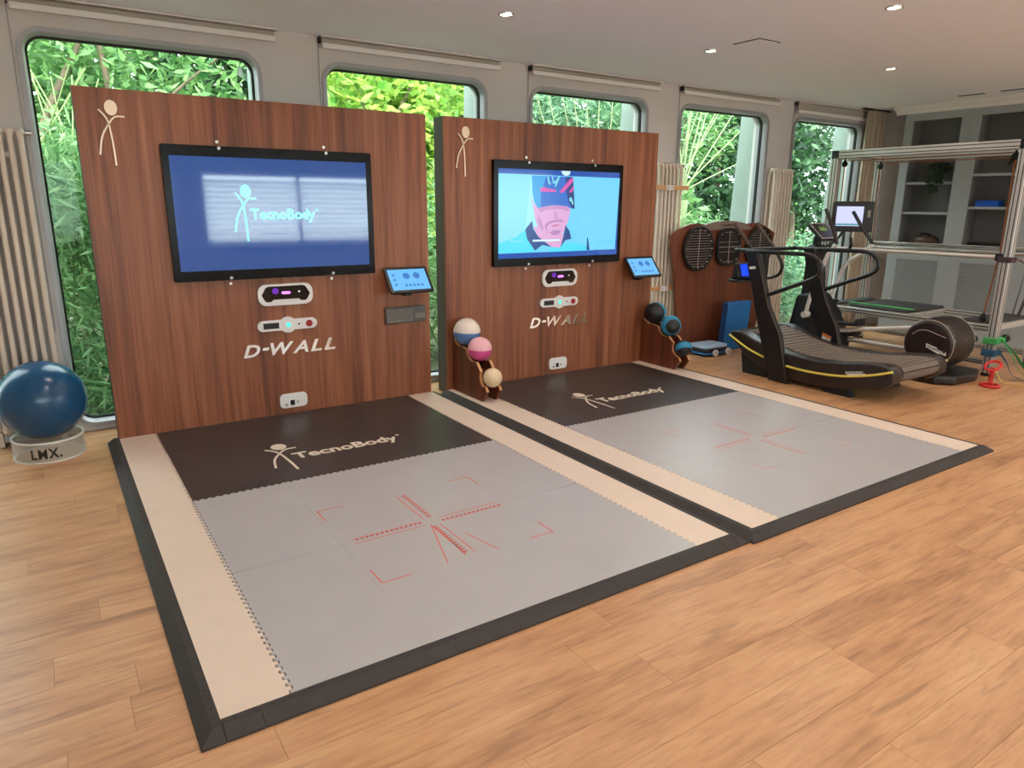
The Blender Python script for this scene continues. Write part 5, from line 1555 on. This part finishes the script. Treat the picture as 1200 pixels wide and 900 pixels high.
# bamboo right behind the first window
def canes(cx, cy, n, h, sp):
    return [([(cx + random.uniform(-sp, sp), cy + random.uniform(-sp, sp), G), (cx + random.uniform(-sp, sp) * 1.3, cy + random.uniform(-sp, sp), G + h * .6), (cx + random.uniform(-sp, sp) * 2, cy + random.uniform(-sp, sp) * 1.5, G + h)], .012, .005) for _ in range(n)]
plant('bamboo_clump', 'leafy bamboo close behind the first window, seen left of the logo screen', 'bamboo', (-.1, 2.2, G), [(-.1, 2.2, .9, .7, .6, 1.2, 2600), (.0, 2.0, 1.7, .6, .5, .7, 1500), (-.1, 1.9, .1, .6, .5, .4, 700)], .20, .028, 'leaf_bamboo', canes(-.1, 2.2, 9, 3.0, .3), 'cane', .35)
plant('bamboo_clump', 'leafy bamboo far to the left, beyond the left window', 'bamboo', (-2.0, 2.4, G), [(-2.0, 2.4, 1.0, 1.0, .6, 1.4, 2400)], .20, .028, 'leaf_bamboo', canes(-2, 2.4, 6, 3.0, .4), 'cane', .35)
plant('bamboo_clump', 'bamboo showing through the gap between the two screen walls', 'bamboo', (4.0, 2.6, G), [(3.9, 2.7, .8, 1.2, .6, 1.2, 2600), (2.6, 2.5, .6, .8, .5, 1.0, 1200)], .20, .03, 'leaf_bamboo', canes(4, 2.6, 8, 2.6, .5), 'cane', .35)
# trees behind
plant('garden_tree', 'slender tree with crossing branches behind the first window', 'tree', (-.1, 4.6, G),
      [(-.4, 4.6, 3.3, 1.3, .8, 1.0, 1700), (1.0, 4.9, 3.3, 1.3, .8, 1.1, 1900), (.3, 4.9, 2.3, 1.5, .7, .9, 1500)], .17, .06, 'leaf_mid',
      [([(-.25, 4.2, G), (-.3, 4.2, 1.5), (-.1, 4.2, 2.4), (.35, 4.3, 3.3)], .07, .03), ([(-.3, 4.2, 1.9), (-.42, 4.2, 2.6), (-.5, 4.3, 3.6)], .04, .02), ([(.55, 4.4, 1.5), (.6, 4.4, 2.8), (.5, 4.4, 3.8)], .045, .03), ([(.9, 4.4, 2.4), (1.3, 4.4, 2.9), (1.9, 4.5, 3.4)], .03, .012)])
plant('garden_tree', 'bright yellow green tree filling the second window', 'tree', (4.0, 4.3, G),
      [(3.6, 4.2, 3.0, 1.3, .7, .9, 2000), (4.7, 4.4, 3.1, 1.2, .7, .9, 1800), (4.2, 4.4, 1.9, 1.4, .6, .9, 1400)], .19, .085, 'leaf_fresh',
      [([(4.0, 4.0, G), (3.9, 3.9, 1.4), (3.75, 3.8, 2.4), (4.2, 3.8, 3.3)], .06, .015), ([(3.8, 3.8, 2.3), (3.4, 3.8, 2.9)], .025, .01)])
plant('garden_tree', 'feathery shrub with upright pale twigs behind the third window', 'tree', (7.4, 4.2, G),
      [(7.6, 4.3, 2.7, 1.4, .6, 1.2, 2400), (8.3, 4.8, 2.9, 1.4, .6, 1.2, 2200), (6.3, 4.4, 2.8, .6, .5, .9, 900)], .18, .04, 'leaf_cool',
      [([(7.4 + random.uniform(-.5, .5), 3.8, .8), (7.4 + k * .16 - 1.2, 3.7, 2.2), (7.4 + k * .30 - 2.3, 3.6, 3.9)], .016, .006) for k in range(15)], 'willow_twig')
wl = [([(7.95, 2.55, 1.70), (7.95 + .35 * math.cos(a) * 1.0, 2.55 + random.uniform(-.1, .1), 1.72 + .5 * math.sin(a)), (7.95 + 1.9 * math.cos(a), 2.55 + random.uniform(-.2, .2), 1.75 + 1.9 * math.sin(a))], .016, .006) for a in [math.radians(q) for q in (22, 36, 48, 55, 60, 66, 70, 75, 80, 84, 88, 93, 98, 104, 112, 122)]]
plant('pollard_willow', 'pollarded willow with pale twigs fanning out behind the fourth window', 'tree', (7.95, 2.55, G),
      [(8.2, 2.9, 2.9, .9, .3, .7, 420)], .13, .02, 'leaf_cool', [([(7.95, 2.6, G), (7.92, 2.58, .8), (7.95, 2.55, 1.72)], .14, .15)] + wl, 'willow_twig')
plant('garden_shrub', 'fresh green shrub below the willow in the fourth window', 'shrub', (8.0, 2.2, G),
      [(8.1, 2.2, .85, .7, .45, .75, 1700), (8.9, 2.5, .6, .8, .5, .8, 1100)], .15, .03, 'leaf_bamboo', canes(8.1, 2.2, 5, 1.6, .3), 'cane', .3)
plant('garden_tree', 'dark leafy tree filling the last window', 'tree', (12.3, 3.6, G),
      [(11.6, 3.4, 3.0, 1.2, .7, .9, 1500), (12.8, 3.8, 2.4, 1.0, .7, 1.1, 1600), (13.4, 4.0, 1.2, .9, .6, 1.0, 1000), (11.9, 3.7, 1.95, .7, .5, .5, 260)], .17, .075, 'leaf_dark',
      [([(12.6, 3.8, G), (12.5, 3.8, 1.5), (12.2, 3.8, 3.2)], .10, .05), ([(12.5, 3.8, 1.6), (11.8, 3.6, 2.4), (11.2, 3.5, 3.4)], .04, .015)])
plant('garden_shrub', 'cool green hedge at the foot of the last window', 'shrub', (10.5, 2.4, G),
      [(10.2, 2.3, .35, .9, .5, .7, 1500), (11.3, 2.7, .5, .9, .5, .75, 1500)], .10, .05, 'leaf_cool', canes(10.6, 2.4, 3, 1.2, .4), 'cane')
plant('garden_tree', 'mid green tree behind the willow', 'tree', (10.4, 5.0, G),
      [(10.6, 5.0, 3.2, 1.3, .7, 1.0, 1600), (9.6, 5.2, 2.8, 1.0, .6, 1.0, 1100)], .17, .06, 'leaf_mid', [([(10.4, 5.0, G), (10.4, 5.0, 2), (10.6, 5, 3.6)], .09, .04)])
# far hedge of trees
far = [(-5.5, 'leaf_mid'), (-2.6, 'leaf_dark'), (.2, 'leaf_mid'), (3.0, 'leaf_dark'), (5.8, 'leaf_mid'), (8.4, 'leaf_dark'), (11.6, 'leaf_mid'), (14.6, 'leaf_dark'), (17.6, 'leaf_mid'), (21.5, 'leaf_dark')]
FN = ['leftmost', 'second', 'third', 'fourth', 'fifth', 'sixth', 'seventh', 'eighth', 'ninth', 'rightmost']
for i, (x_, m) in enumerate(far):
    y_ = 7.2 + (i % 3) * .5
    dens = 1 if i < 6 else .8
    plant('hedge_tree', '%s tree counted from the left in the tall far hedge' % FN[i], 'tree', (x_, y_, G),
          [(x_, y_, 1.3, 1.8, .7, 1.7, int(3000 * dens)), (x_ + .3, y_ + .3, 3.9, 1.9, .8, 1.6, int(2600 * dens))], .30, .13, m,
          [([(x_, y_, G), (x_ + .1, y_, 2.2), (x_ + .2, y_ + .1, 4.6)], .13, .04)], group='trees in the far hedge')
